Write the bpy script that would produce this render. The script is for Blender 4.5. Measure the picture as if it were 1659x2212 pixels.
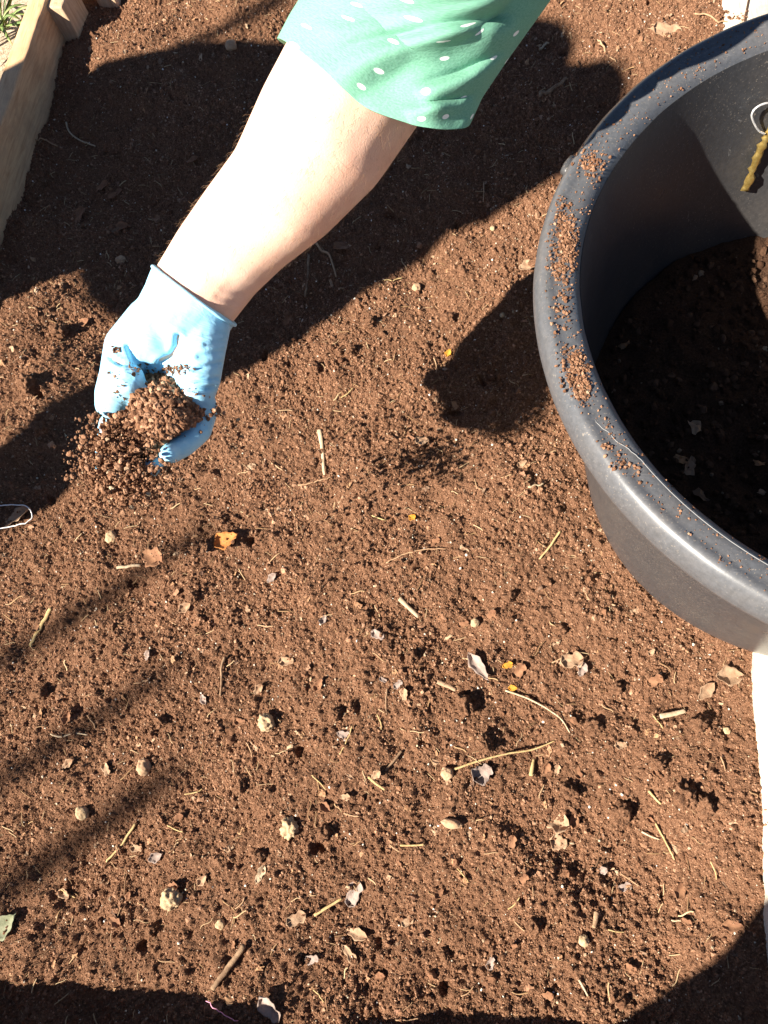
import bpy, bmesh, math, random
import numpy as np
from mathutils import Vector, Matrix, noise as mnoise
for o in list(bpy.data.objects): bpy.data.objects.remove(o)
SC = bpy.context.scene
COL = SC.collection
random.seed(7); RNG = np.random.default_rng(11)

# ------------------------------------------------------------------ camera
F = 1597.0; CAMH = 0.75; CX, CY = 829.5, 1106.0        # focal length in px of a 1659 x 2212 frame
_n = np.array([258.0, 615.0, F]); _n /= np.linalg.norm(_n)   # where straight down falls in the picture
_z = -_n; _u = np.array([0, -1.0, 0]); _y = _u - _u.dot(_z)*_z; _y /= np.linalg.norm(_y); _x = np.cross(_y, _z)
CM = np.stack([_x, _y, _z], 1)
cam = bpy.data.cameras.new('camera'); camo = bpy.data.objects.new('camera', cam); COL.objects.link(camo)
cam.sensor_fit = 'VERTICAL'; cam.sensor_height = 36; cam.lens = 36*F/2212
cam.clip_start = 0.02; cam.clip_end = 400
mw = Matrix.Identity(4)
for i in range(3):
    mw[i][0] = CM[0, i]; mw[i][1] = -CM[1, i]; mw[i][2] = -CM[2, i]
mw[2][3] = CAMH
camo.matrix_world = mw
SC.camera = camo

# ------------------------------------------------------------------ sky, sun, exposure
AZ = math.radians(36); EL = math.radians(40)           # AZ: the way shadows run over the ground
w = bpy.data.worlds.new('World'); SC.world = w; w.use_nodes = True
nt = w.node_tree; bg = nt.nodes['Background']
sk = nt.nodes.new('ShaderNodeTexSky'); sk.sky_type = 'NISHITA'; sk.sun_disc = False
sk.air_density = .5; sk.dust_density = .2; sk.sun_elevation = EL; sk.sun_rotation = math.atan2(-math.cos(AZ), -math.sin(AZ))
nt.links.new(sk.outputs[0], bg.inputs[0]); bg.inputs[1].default_value = 0.05
sun = bpy.data.lights.new('sun', 'SUN'); sun.energy = 5.0; sun.angle = math.radians(0.55); sun.color = (1, 0.93, 0.82)
suno = bpy.data.objects.new('sun', sun); COL.objects.link(suno)
SD = Vector((math.cos(EL)*math.cos(AZ), math.cos(EL)*math.sin(AZ), -math.sin(EL)))
suno.rotation_euler = SD.to_track_quat('-Z', 'Y').to_euler(); suno.location = (-2, -2, 3)
vs = SC.view_settings; vs.view_transform = 'Standard'; vs.look = 'None'; vs.gamma = 1; vs.exposure = 1.65
vs.use_curve_mapping = False

# ------------------------------------------------------------------ helpers
def at(px, py, z=0.0):
    d = CM.T @ np.array([px-CX, py-CY, F]); t = (z-CAMH)/d[2]
    return Vector((t*d[0], t*d[1], z))
def pix(p):
    q = CM @ (np.array(p) - np.array([0, 0, CAMH])); return q[0]/q[2]*F+CX, q[1]/q[2]*F+CY
def pixs(P):
    q = (P - np.array([0, 0, CAMH])) @ CM.T; return q[:, :2]/q[:, 2:]*F + np.array([CX, CY])
def depth(p): return float(CM[2] @ (np.array(p) - np.array([0, 0, CAMH])))
def st(s, t, h):                                        # s along the shadows, t across them
    return Vector((s*math.cos(AZ)-t*math.sin(AZ), s*math.sin(AZ)+t*math.cos(AZ), h))
def sm(x): x = np.clip(x, 0, 1); return x*x*(3-2*x)

def obj(name, me, mat=None, parent=None, smooth=True):
    if isinstance(me, bmesh.types.BMesh):
        m = bpy.data.meshes.new(name); me.to_mesh(m); me.free(); me = m
    o = bpy.data.objects.new(name, me); COL.objects.link(o)
    if mat: me.materials.clear(); me.materials.append(mat)
    if smooth: me.polygons.foreach_set('use_smooth', [True]*len(me.polygons))
    if parent: o.parent = parent
    return o
def tag(o, label=None, cat=None, group=None, kind=None):
    if label: o['label'] = label
    if cat: o['category'] = cat
    if group: o['group'] = group
    if kind: o['kind'] = kind
    return o
def empty(name, loc=(0, 0, 0)):
    o = bpy.data.objects.new(name, None); COL.objects.link(o); o.location = loc; o.empty_display_size = .02; return o

def mesh_np(name, V, Fq):
    me = bpy.data.meshes.new(name)
    V = np.asarray(V, np.float32); Fq = np.asarray(Fq, np.int32)
    me.vertices.add(len(V)); me.vertices.foreach_set('co', V.ravel())
    k = Fq.shape[1]
    me.loops.add(Fq.size); me.loops.foreach_set('vertex_index', Fq.ravel())
    me.polygons.add(len(Fq)); me.polygons.foreach_set('loop_start', np.arange(0, Fq.size, k, dtype=np.int32))
    me.polygons.foreach_set('loop_total', np.full(len(Fq), k, np.int32))
    me.update(calc_edges=True); me.validate(); return me
def grid_faces(nx, ny):
    i = np.arange(nx-1)[None, :] + nx*np.arange(ny-1)[:, None]; i = i.ravel()
    return np.stack([i, i+1, i+1+nx, i+nx], 1)

# ------------------------------------------------------------------ materials
class NT:
    def __init__(s, name):
        s.m = bpy.data.materials.new(name); s.m.use_nodes = True; s.t = s.m.node_tree
        s.b = s.t.nodes['Principled BSDF']; s.out = s.t.nodes['Material Output']
    def n(s, typ, **k):
        nd = s.t.nodes.new(typ)
        for a, v in k.items():
            if a.startswith('i_'):
                nd.inputs[a[2:].replace('_', ' ')].default_value = v
            else: setattr(nd, a, v)
        return nd
    def l(s, a, b): s.t.links.new(a, b)
    def coord(s, kind='Object'): return s.n('ShaderNodeTexCoord').outputs[kind]
    def noise(s, vec, scale, detail=4, rough=.6, dist=0.0):
        nd = s.n('ShaderNodeTexNoise'); nd.inputs['Scale'].default_value = scale; nd.inputs['Detail'].default_value = detail
        nd.inputs['Roughness'].default_value = rough; nd.inputs['Distortion'].default_value = dist
        s.l(vec, nd.inputs['Vector']); return nd.outputs['Fac']
    def ramp(s, fac, stops):
        r = s.n('ShaderNodeValToRGB'); e = r.color_ramp.elements
        e[0].position, e[0].color = stops[0][0], (*stops[0][1], 1)
        e[1].position, e[1].color = stops[-1][0], (*stops[-1][1], 1)
        for p, c in stops[1:-1]:
            x = e.new(p); x.color = (*c, 1)
        s.l(fac, r.inputs[0]); return r.outputs[0]
    def mix(s, fac, a, b, typ='MIX'):
        m = s.n('ShaderNodeMix', data_type='RGBA', blend_type=typ)
        for sock, v in ((m.inputs[0], fac), (m.inputs[6], a), (m.inputs[7], b)):
            if isinstance(v, bpy.types.NodeSocket): s.l(v, sock)
            elif isinstance(v, (int, float)): sock.default_value = v
            else: sock.default_value = (*v, 1)
        return m.outputs[2]
    def math(s, op, a, b=None, c=None):
        m = s.n('ShaderNodeMath', operation=op)
        for i, v in enumerate((a, b, c)):
            if v is None: continue
            if isinstance(v, bpy.types.NodeSocket): s.l(v, m.inputs[i])
            else: m.inputs[i].default_value = v
        return m.outputs[0]
    def bump(s, h, strength=.4, dist=.001, prev=None):
        b = s.n('ShaderNodeBump'); b.inputs['Strength'].default_value = strength; b.inputs['Distance'].default_value = dist
        s.l(h, b.inputs['Height'])
        if prev: s.l(prev, b.inputs['Normal'])
        return b.outputs[0]
    def fin(s, col=None, rough=.9, normal=None, spec=.3, **k):
        if isinstance(col, bpy.types.NodeSocket): s.l(col, s.b.inputs['Base Color'])
        elif col: s.b.inputs['Base Color'].default_value = (*col, 1)
        if isinstance(rough, bpy.types.NodeSocket): s.l(rough, s.b.inputs['Roughness'])
        else: s.b.inputs['Roughness'].default_value = rough
        if normal: s.l(normal, s.b.inputs['Normal'])
        s.b.inputs['Specular IOR Level'].default_value = spec
        for a, v in k.items(): s.b.inputs[a.replace('_', ' ')].default_value = v
        return s.m

def soil_mat(name, dark, mid, light, instanced):
    s = NT(name)
    geo = s.n('ShaderNodeNewGeometry').outputs['Position']
    big = s.noise(geo, 9, 4, .6)
    if instanced:
        rnd = s.n('ShaderNodeObjectInfo').outputs['Random']
        c = s.ramp(rnd, [(0, dark), (.45, mid), (.9, light), (.97, tuple(1.5*v for v in light)), (1, (.42, .33, .22))])
        f = s.noise(geo, 900, 2, .6)
    else:
        f = s.noise(geo, 520, 3, .75)
        c = s.ramp(f, [(.30, dark), (.5, mid), (.68, light)])
    c = s.mix(s.ramp(big, [(.3, (.0,)*3), (.7, (1.,)*3)]), s.mix(.45, c, tuple(.6*v for v in mid)), c)
    fine = s.noise(geo, 1400, 2, .7); co2 = s.noise(geo, 520, 3, .75)
    return s.fin(c, .95, s.bump(fine, .8, .0012, None if instanced else s.bump(co2, 1.0, .0035)), .15)
SOIL_D, SOIL_M, SOIL_L = (.115, .052, .028), (.245, .120, .065), (.37, .205, .122)
M = {}
M['soil'] = soil_mat('soil_surface', SOIL_D, SOIL_M, SOIL_L, False)
M['crumb'] = soil_mat('soil_crumb', SOIL_D, SOIL_M, SOIL_L, True)
def speckle(name, cols, rough=.8):
    s = NT(name); r = s.n('ShaderNodeObjectInfo').outputs['Random']
    st_ = [(i/(len(cols)-1), c) for i, c in enumerate(cols)]
    return s.fin(s.ramp(r, st_), rough, None, .3)
M['grain'] = speckle('pale_grain', [(.5, .4, .28), (.75, .68, .55), (.42, .3, .18), (.85, .8, .72)], .5)
M['fibre'] = speckle('plant_fibre', [(.10, .05, .025), (.32, .19, .09), (.5, .36, .2), (.2, .1, .05)])
M['flake'] = speckle('leaf_flake', [(.16, .07, .035), (.36, .2, .1), (.24, .12, .07), (.42, .28, .17), (.1, .05, .03)])

def organic(name, c1, c2, c3=None, scale=90, rough=.85, veins=0):
    s = NT(name); co = s.coord('Object'); f = s.noise(co, scale, 5, .65, .4)
    stops = [(.32, c1), (.62, c2)] + ([(.78, c3)] if c3 else [])
    c = s.ramp(f, stops); h = s.noise(co, scale*6, 3, .7)
    return s.fin(c, rough, s.bump(h, .5, .0008), .25)
M['leaf_tan'] = organic('dry_leaf_tan', (.25, .14, .08), (.40, .26, .16), (.17, .09, .05))
M['leaf_brown'] = organic('dry_leaf_brown', (.15, .066, .035), (.27, .135, .07), (.36, .2, .11))
M['leaf_grey'] = organic('dry_leaf_grey', (.2, .14, .11), (.34, .26, .22), (.14, .085, .06))
M['leaf_orange'] = organic('dry_leaf_orange', (.38, .13, .035), (.50, .21, .06), (.25, .08, .03), 200)
M['leaf_yellow'] = organic('dry_leaf_yellow', (.45, .18, .02), (.56, .26, .035), (.3, .1, .02), 160)
M['leaf_pale'] = organic('dry_leaf_pale', (.34, .23, .14), (.50, .38, .25), (.25, .15, .09), 200)
M['leaf_green'] = organic('grey_green_leaf', (.12, .13, .07), (.25, .25, .16), (.33, .3, .2))
M['straw'] = organic('straw', (.34, .22, .09), (.52, .38, .18), (.26, .15, .06), 220)
M['straw_pale'] = organic('pale_straw', (.36, .25, .14), (.54, .42, .28), (.26, .16, .08), 260)
M['root'] = organic('root', (.3, .17, .09), (.44, .28, .16), (.22, .12, .06), 140)
M['twig'] = organic('twig', (.13, .07, .04), (.3, .19, .11), (.4, .28, .17), 160)
M['stone_pale'] = organic('pale_stone', (.30, .19, .10), (.48, .345, .205), (.18, .105, .055), 300)
M['stone_tan'] = organic('tan_stone', (.34, .2, .11), (.46, .3, .18), (.28, .16, .08), 120)
M['clod'] = organic('soil_clod', SOIL_D, SOIL_M, SOIL_L, 260, .95)

def wood(name, c1, c2, axis_scale=(60, 6, 60), rough=.75, knots=True):
    s = NT(name); co = s.coord('Object')
    mp = s.n('ShaderNodeMapping'); mp.inputs['Scale'].default_value = axis_scale; s.l(co, mp.inputs[0])
    f = s.noise(mp.outputs[0], 3.0, 6, .65, .6)
    c = s.ramp(f, [(.3, c1), (.55, c2), (.75, tuple(min(1, 1.08*v) for v in c2))])
    d = s.noise(co, 22, 5, .7)
    c = s.mix(s.ramp(d, [(.45, (0,)*3), (.75, (.55,)*3)]), c, (.32, .2, .12))
    return s.fin(c, rough, s.bump(f, .45, .0012), .2)
M['timber'] = wood('bare_timber', (.44, .235, .115), (.62, .385, .21))
M['timber_pale'] = wood('sun_bleached_timber', (.44, .38, .29), (.60, .54, .44))
M['stake'] = wood('stake_timber', (.36, .23, .13), (.55, .39, .25), (60, 60, 6))

def plastic(name, k):
    s = NT(name); co = s.coord('Object')
    a = s.noise(co, 6, 5, .7, .3); b = s.noise(co, 260, 3, .7)
    mp = s.n('ShaderNodeMapping'); mp.inputs['Scale'].default_value = (400, 40, 400); s.l(co, mp.inputs[0])
    sc = s.noise(mp.outputs[0], 1.4, 3, .7, 1.2)
    base = s.ramp(b, [(.3, (.034*k, .0355*k, .0385*k)), (.7, (.050*k, .052*k, .057*k))])
    dust = s.math('MULTIPLY', s.ramp(a, [(.45, (0,)*3), (.75, (1,)*3)]), s.ramp(b, [(.35, (.3,)*3), (.75, (.55,)*3)]))
    c = s.mix(dust, base, (.12, .095, .075))
    c = s.mix(s.ramp(sc, [(.66, (0,)*3), (.74, (.5,)*3)]), c, (.22, .21, .2))
    sp1 = s.noise(co, 640, 2, .5); sp2 = s.noise(co, 14, 4, .7)
    speck = s.math('MULTIPLY', s.ramp(sp1, [(.63, (0,)*3), (.69, (1,)*3)]), s.ramp(sp2, [(.42, (.08,)*3), (.66, (.9,)*3)]))
    c = s.mix(speck, c, (.25, .21, .17))
    mp2 = s.n('ShaderNodeMapping'); mp2.inputs['Scale'].default_value = (30, 300, 80); mp2.inputs['Rotation'].default_value = (.3, .2, .7); s.l(co, mp2.inputs[0])
    c = s.mix(s.ramp(s.noise(mp2.outputs[0], 1.3, 2, .6, 2.0), [(.70, (0,)*3), (.73, (.45,)*3)]), c, (.24, .23, .22))
    r = s.ramp(a, [(.3, (.26,)*3), (.7, (.46,)*3)])
    return s.fin(c, r, s.bump(b, .12, .0006), .5)
M['plastic'] = plastic('scuffed_black_plastic', 1); M['rim_plastic'] = plastic('weathered_rim_plastic', 1.9)
M['scratch'] = NT('plastic_scratch').fin((.22, .215, .21), .6)

def skin():
    s = NT('skin'); co = s.coord('Object')
    a = s.noise(co, 28, 4, .6); b = s.noise(co, 900, 2, .6)
    c = s.ramp(a, [(.3, (.72, .42, .30)), (.7, (.80, .53, .40))]); fr = s.noise(co, 320, 2, .5)
    c = s.mix(s.ramp(fr, [(.68, (0,)*3), (.76, (.45,)*3)]), c, (.5, .24, .14))
    mp = s.n('ShaderNodeMapping'); mp.inputs['Scale'].default_value = (1, 1, 1); s.l(co, mp.inputs[0])
    m = s.fin(c, .5, s.bump(b, .35, .0006), .4, Subsurface_Weight=.12, Subsurface_Scale=.006)
    s.b.inputs['Subsurface Radius'].default_value = (1, .35, .2); return m
M['skin'] = skin()
def glove_mat():
    s = NT('blue_nitrile'); co = s.coord('Object')
    a = s.noise(co, 60, 4, .6); b = s.noise(co, 1500, 2, .6); d = s.noise(co, 95, 5, .75, .6)
    c = s.ramp(a, [(.3, (.27, .60, .82)), (.7, (.36, .69, .88))])
    c = s.mix(s.ramp(d, [(.64, (0,)*3), (.72, (.75,)*3)]), c, (.2, .11, .05))
    mp = s.n('ShaderNodeMapping'); mp.inputs['Scale'].default_value = (60, 190, 60); s.l(co, mp.inputs[0])
    wr = s.noise(mp.outputs[0], 1.1, 3, .6, .8)
    return s.fin(c, .42, s.bump(wr, .5, .0016, s.bump(b, .2, .0004)), .45)
M['glove'] = glove_mat()
def fabric():
    s = NT('green_dotted_fabric'); uv = s.coord('UV')
    vo = s.n('ShaderNodeTexVoronoi', voronoi_dimensions='2D'); vo.inputs['Scale'].default_value = 1/.0165; vo.inputs['Randomness'].default_value = .55; s.l(uv, vo.inputs['Vector'])
    f = s.math('LESS_THAN', vo.outputs['Distance'], .088)
    wv = s.n('ShaderNodeTexNoise'); wv.inputs['Scale'].default_value = 1100; wv.inputs['Detail'].default_value = 2; s.l(uv, wv.inputs['Vector'])
    g = s.ramp(wv.outputs['Fac'], [(.35, (.135, .325, .225)), (.65, (.18, .39, .28))])
    c = s.mix(f, g, (.78, .80, .76))
    cr = s.noise(uv, 120, 4, .7)
    return s.fin(c, .85, s.bump(wv.outputs['Fac'], .35, .0006, s.bump(cr, .4, .002)), .2)
M['fabric'] = fabric()
s = NT('dark_clothing'); M['dark_cloth'] = s.fin(s.ramp(s.noise(s.coord(), 20), [(.3, (.03, .035, .05)), (.7, (.06, .065, .08))]), .9)
s = NT('gold_foil'); cc = s.noise(s.coord(), 300, 2); M['gold'] = s.fin(s.ramp(cc, [(.3, (.62, .40, .10)), (.7, (.85, .62, .22))]), .28, s.bump(cc, .4, .001), .5, Metallic=.85)
M['clear'] = NT('clear_plastic').fin((.8, .78, .76), .2, None, .6, Transmission_Weight=.5)
M['thread'] = NT('white_thread').fin((.75, .72, .68), .6)
M['pink'] = NT('pink_plastic').fin((.75, .3, .42), .4)
s = NT('outside_sand'); gp = s.coord(); M['sand'] = s.fin(s.ramp(s.noise(gp, 160, 6, .75), [(.3, (.2, .14, .09)), (.5, (.42, .33, .23)), (.7, (.6, .5, .38))]), .95, s.bump(s.noise(gp, 400, 3), .8, .004), .2)
s = NT('strap_leaf'); gp = s.coord(); M['grass'] = s.fin(s.ramp(s.noise(gp, 30, 4), [(.3, (.07, .13, .03)), (.55, (.16, .22, .06)), (.75, (.38, .33, .14))]), .5, None, .4)
s = NT('bamboo'); M['cane'] = s.fin(s.ramp(s.noise(s.coord(), 20), [(.3, (.4, .3, .15)), (.7, (.55, .44, .24))]), .6)

# ------------------------------------------------------------------ soil surface
def spectral(nx, ny, dx, lo, hi, slope=1.0):
    kx = np.fft.fftfreq(nx, dx)[None, :]; ky = np.fft.fftfreq(ny, dx)[:, None]
    k = np.sqrt(kx*kx+ky*ky); k[0, 0] = 1e-9
    amp = k**(-slope) * ((k > 1/hi) & (k < 1/lo)); amp[0, 0] = 0
    z = np.fft.ifft2(np.fft.fft2(RNG.standard_normal((ny, nx)))*amp).real
    return z/z.std()
X0, X1, Y0, Y1, DX = -.80, .44, -.27, 1.30, .0019
NX = int((X1-X0)/DX)+1; NY = int((Y1-Y0)/DX)+1
gx = X0+DX*np.arange(NX); gy = Y0+DX*np.arange(NY); GX, GY = np.meshgrid(gx, gy)
Z = .0045*spectral(NX, NY, DX, .12, .7, 1.5) + .0020*spectral(NX, NY, DX, .03, .12, 1.3)
mid = spectral(NX, NY, DX, .008, .03, 1.0); Z += .0013*np.abs(mid)*1.1 - .0012
fin = spectral(NX, NY, DX, .0038, .010, .4); Z += .0014*np.abs(fin)
rough_mask = sm((spectral(NX, NY, DX, .08, .5, 1.2)+.6)/1.6)
Z += .0008*spectral(NX, NY, DX, .0038, .02, .9)*rough_mask
def stamp(x, y, r, h, flat=1.0, ang=0.0):
    R = r*1.3/min(1, flat); i0 = max(0, int((x-R-X0)/DX)); i1 = min(NX, int((x+R-X0)/DX)+2); j0 = max(0, int((y-R-Y0)/DX)); j1 = min(NY, int((y+R-Y0)/DX)+2)
    if i1-i0 < 2 or j1-j0 < 2: return
    xx = GX[j0:j1, i0:i1]-x; yy = GY[j0:j1, i0:i1]-y
    c, s_ = math.cos(ang), math.sin(ang); a = (xx*c+yy*s_)/r; b = (-xx*s_+yy*c)/r/flat
    th = np.arctan2(b, a); wob = 1+.18*np.sin(2*th+x*999)+.12*np.sin(3*th+y*999)+.08*np.sin(5*th+x*500)
    d = np.sqrt(a*a+b*b)/wob
    prof = np.sqrt(np.clip(1-d*d, 0, 1))
    Z[j0:j1, i0:i1] += h*prof
def rnd_xy(): return RNG.uniform(X0, X1), RNG.uniform(Y0, Y1)
for _ in range(600):
    r = .0022+.0055*RNG.random()**3; stamp(*rnd_xy(), r, r*RNG.uniform(.5, .95), RNG.uniform(.6, 1), RNG.uniform(0, 3.1))
for _ in range(300):
    r = .0025+.006*RNG.random()**2; stamp(*rnd_xy(), r, -r*RNG.uniform(.7, 1.5), RNG.uniform(.5, 1), RNG.uniform(0, 3.1))
# mounds and hollows that the picture shows (1659 px frame: x, y, radius m, height m)
for px, py, r, h in [(90, 700, .10, .022), (60, 880, .09, .018), (240, 800, .05, -.015), (290, 1300, .06, -.012), (100, 1010, .06, .01), (100, 1950, .05, -.012), (560, 1440, .05, -.008),
                     (450, 120, .12, .02), (300, 160, .08, .012), (1420, 2020, .08, -.008), (1100, 1040, .05, .01), (830, 1010, .04, .008), (1350, 1860, .05, -.008), (180, 1880, .06, -.01), (90, 1080, .04, -.012),
                     (1480, 120, .12, .012), (330, 500, .2, -.012)]:
    p = at(px, py); d2 = ((GX-p.x)**2+(GY-p.y)**2)/(r*r); Z += h*np.exp(-d2)
# level runs up to the right-hand timber, drops to the left-hand one
Z += .006*sm((GX-.12)/.25)
zl = .066                                             # the left-hand timber bounds the soil
ia, ib = at(8, 255, zl), at(91, 22, zl); dirl = (ib-ia).normalized(); nl = Vector((-dirl.y, dirl.x, 0))
def beyond(x, y): return (x-ia.x)*nl.x+(y-ia.y)*nl.y > .009
Z[beyond(GX, GY)] = -.16
V = np.stack([GX, GY, Z], -1).reshape(-1, 3)
soil = obj('bed_soil', mesh_np('bed_soil', V, grid_faces(NX, NY)), M['soil']); tag(soil, kind='structure')
def sz(x, y):
    u = np.clip((np.asarray(x)-X0)/DX, 0, NX-2.001); v = np.clip((np.asarray(y)-Y0)/DX, 0, NY-2.001)
    i = u.astype(int); j = v.astype(int); a = u-i; b = v-j
    return Z[j, i]*(1-a)*(1-b)+Z[j, i+1]*a*(1-b)+Z[j+1, i]*(1-a)*b+Z[j+1, i+1]*a*b
def on(px, py, dz=0.0):
    p = at(px, py, 0)
    for _ in range(4): p = at(px, py, float(sz(p.x, p.y)))
    p.z += dz; return p

# outside ground
g = bmesh.new(); bmesh.ops.create_grid(g, x_segments=2, y_segments=2, size=60)
for v in g.verts: v.co.z = -.115
tag(obj('ground', g, M['sand']), kind='structure')

# ------------------------------------------------------------------ scatter by geometry nodes (crumbs nobody could count)
def scatter_tree(name, mat, kind):
    t = bpy.data.node_groups.new(name, 'GeometryNodeTree')
    t.interface.new_socket('Geometry', in_out='INPUT', socket_type='NodeSocketGeometry')
    t.interface.new_socket('Geometry', in_out='OUTPUT', socket_type='NodeSocketGeometry')
    N = t.nodes; L = t.links
    gi = N.new('NodeGroupInput'); go = N.new('NodeGroupOutput')
    join = N.new('GeometryNodeJoinGeometry')
    for k in range(5):
        if kind in ('crumb', 'crumb_dark', 'grain'):
            b = N.new('GeometryNodeMeshIcoSphere'); b.inputs['Radius'].default_value = 1; b.inputs['Subdivisions'].default_value = 2
            src = b.outputs[0]; ns, amp, = (1.1, 1.5) if kind != 'grain' else (.9, .7)
        elif kind == 'fibre':
            b = N.new('GeometryNodeCurvePrimitiveBezierSegment'); b.inputs['Resolution'].default_value = 7
            b.inputs['Start'].default_value = (-1, 0, 0); b.inputs['End'].default_value = (1, .1*k-.2, 0)
            b.inputs['Start Handle'].default_value = (-.4, .5-.25*k, .15); b.inputs['End Handle'].default_value = (.4, .3*k-.7, .1)
            c = N.new('GeometryNodeCurvePrimitiveCircle'); c.inputs['Resolution'].default_value = 5; c.inputs['Radius'].default_value = .045+.012*k
            cm = N.new('GeometryNodeCurveToMesh'); L.new(b.outputs[0], cm.inputs[0]); L.new(c.outputs[0], cm.inputs[1]); src = cm.outputs[0]; ns, amp = 2, .06
        else:
            b = N.new('GeometryNodeMeshGrid'); b.inputs['Size X'].default_value = 2; b.inputs['Size Y'].default_value = 1.1
            b.inputs['Vertices X'].default_value = 6; b.inputs['Vertices Y'].default_value = 5; src = b.outputs[0]; ns, amp = .8, 1.6
        pos = N.new('GeometryNodeInputPosition'); add = N.new('ShaderNodeVectorMath'); add.inputs[1].default_value = (17.3*k, 5.1*k, 9.7*k); L.new(pos.outputs[0], add.inputs[0])
        nz = N.new('ShaderNodeTexNoise'); nz.inputs['Scale'].default_value = ns; nz.inputs['Detail'].default_value = 3; nz.inputs['Roughness'].default_value = .65; L.new(add.outputs[0], nz.inputs['Vector'])
        sub = N.new('ShaderNodeVectorMath'); sub.operation = 'SUBTRACT'; sub.inputs[1].default_value = (.5, .5, .5); L.new(nz.outputs['Color'], sub.inputs[0])
        scl = N.new('ShaderNodeVectorMath'); scl.operation = 'SCALE'; scl.inputs['Scale'].default_value = amp*1.3; L.new(sub.outputs[0], scl.inputs[0])
        sp = N.new('GeometryNodeSetPosition'); L.new(src, sp.inputs['Geometry']); L.new(scl.outputs[0], sp.inputs['Offset'])
        gti = N.new('GeometryNodeGeometryToInstance'); L.new(sp.outputs[0], gti.inputs[0]); L.new(gti.outputs[0], join.inputs[0])
    iop = N.new('GeometryNodeInstanceOnPoints'); iop.inputs['Pick Instance'].default_value = True
    L.new(gi.outputs[0], iop.inputs['Points']); L.new(join.outputs[0], iop.inputs['Instance'])
    def attr(nm, ty):
        a = N.new('GeometryNodeInputNamedAttribute'); a.data_type = ty; a.inputs['Name'].default_value = nm; return a.outputs['Attribute']
    L.new(attr('idx', 'INT'), iop.inputs['Instance Index']); L.new(attr('rot', 'FLOAT_VECTOR'), iop.inputs['Rotation']); L.new(attr('scl', 'FLOAT_VECTOR'), iop.inputs['Scale'])
    smt = N.new('GeometryNodeSetMaterial'); smt.inputs['Material'].default_value = mat; L.new(iop.outputs[0], smt.inputs[0])
    L.new(smt.outputs[0], go.inputs[0]); return t
M['shaded_compost_crumb'] = soil_mat('shaded_compost_crumb', *[tuple(.3*v for v in c) for c in (SOIL_D, SOIL_M, SOIL_L)], True)  # bed soil colours cut down: dark compost plus the tub's shade
TREES = {k: scatter_tree('scatter_'+k, M[m], k) for k, m in (('crumb', 'crumb'), ('crumb_dark', 'shaded_compost_crumb'), ('grain', 'grain'), ('fibre', 'fibre'), ('flake', 'flake'))}
def scatter(name, P, R, kind, squash=(1, 1, .8), tilt=3.14):
    P = np.asarray(P, np.float32); n = len(P); R = np.asarray(R, np.float32).reshape(-1, 1)
    me = bpy.data.meshes.new(name); me.vertices.add(n); me.vertices.foreach_set('co', P.ravel())
    a = me.attributes.new('idx', 'INT', 'POINT'); a.data.foreach_set('value', RNG.integers(0, 5, n).astype(np.int32))
    rot = np.stack([RNG.uniform(-tilt, tilt, n), RNG.uniform(-tilt, tilt, n), RNG.uniform(0, 6.28, n)], 1).astype(np.float32)
    a = me.attributes.new('rot', 'FLOAT_VECTOR', 'POINT'); a.data.foreach_set('vector', rot.ravel())
    sc = (R*np.array(squash)*RNG.uniform(.75, 1.3, (n, 3))).astype(np.float32)
    a = me.attributes.new('scl', 'FLOAT_VECTOR', 'POINT'); a.data.foreach_set('vector', sc.ravel())
    o = bpy.data.objects.new(name, me); COL.objects.link(o)
    md = o.modifiers.new('scatter', 'NODES'); md.node_group = TREES[kind]
    me.materials.append(TREES[kind].nodes['Set Material'].inputs['Material'].default_value)
    return o
def over_soil(n, dz, dens=True):
    xy = np.stack([RNG.uniform(X0+.005, X1-.07, n*2), RNG.uniform(Y0+.01, Y1-.02, n*2)], 1)
    if dens:
        i = ((xy[:, 0]-X0)/DX).astype(int); j = ((xy[:, 1]-Y0)/DX).astype(int)
        xy = xy[RNG.random(len(xy)) < .5+.5*rough_mask[j, i]]
    xy = xy[~beyond(xy[:, 0]+.008*nl.x, xy[:, 1]+.008*nl.y)]
    xy = xy[:n]; return np.column_stack([xy, sz(xy[:, 0], xy[:, 1])+dz])
def framed(P, m=170):
    q = pixs(P); return P[(q[:, 0] > -m) & (q[:, 0] < 1659+m) & (q[:, 1] > -m) & (q[:, 1] < 2212+m)]
P = framed(over_soil(760000, 0)); r = .00032+.00055*RNG.random(len(P))**2+.0012*RNG.random(len(P))**16; P[:, 2] += r*.15
tag(scatter('soil_crumbs', P, r, 'crumb'), 'loose brown soil crumbs covering the garden bed', 'soil crumbs', kind='stuff')
P = framed(over_soil(420, 0)); r = .0016+.0030*RNG.random(len(P))**2.2; P[:, 2] += r*.4
tag(scatter('soil_lumps', P, r, 'crumb'), 'small brown soil lumps scattered over the garden bed', 'soil lumps', kind='stuff')
P = framed(over_soil(5000, .0006, False)); r = .0004+.0009*RNG.random(len(P))**3
tag(scatter('pale_grains', P, r, 'grain'), 'tiny pale mineral grains sprinkled through the soil', 'grains', kind='stuff')
P = framed(over_soil(4200, .0010, False)); r = .002+.006*RNG.random(len(P))**2.5
tag(scatter('root_fibres', P, r, 'fibre', (1, 1, 1), .35), 'fine root fibres and stalk bits mixed into the soil', 'root fibres', kind='stuff')
P = framed(over_soil(2200, .0010, False)); r = .0012+.0035*RNG.random(len(P))**2
tag(scatter('leaf_flakes', P, r, 'flake', (1, 1, 1), .6), 'small brown leaf flakes mixed into the soil', 'leaf flakes', kind='stuff')

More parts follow.
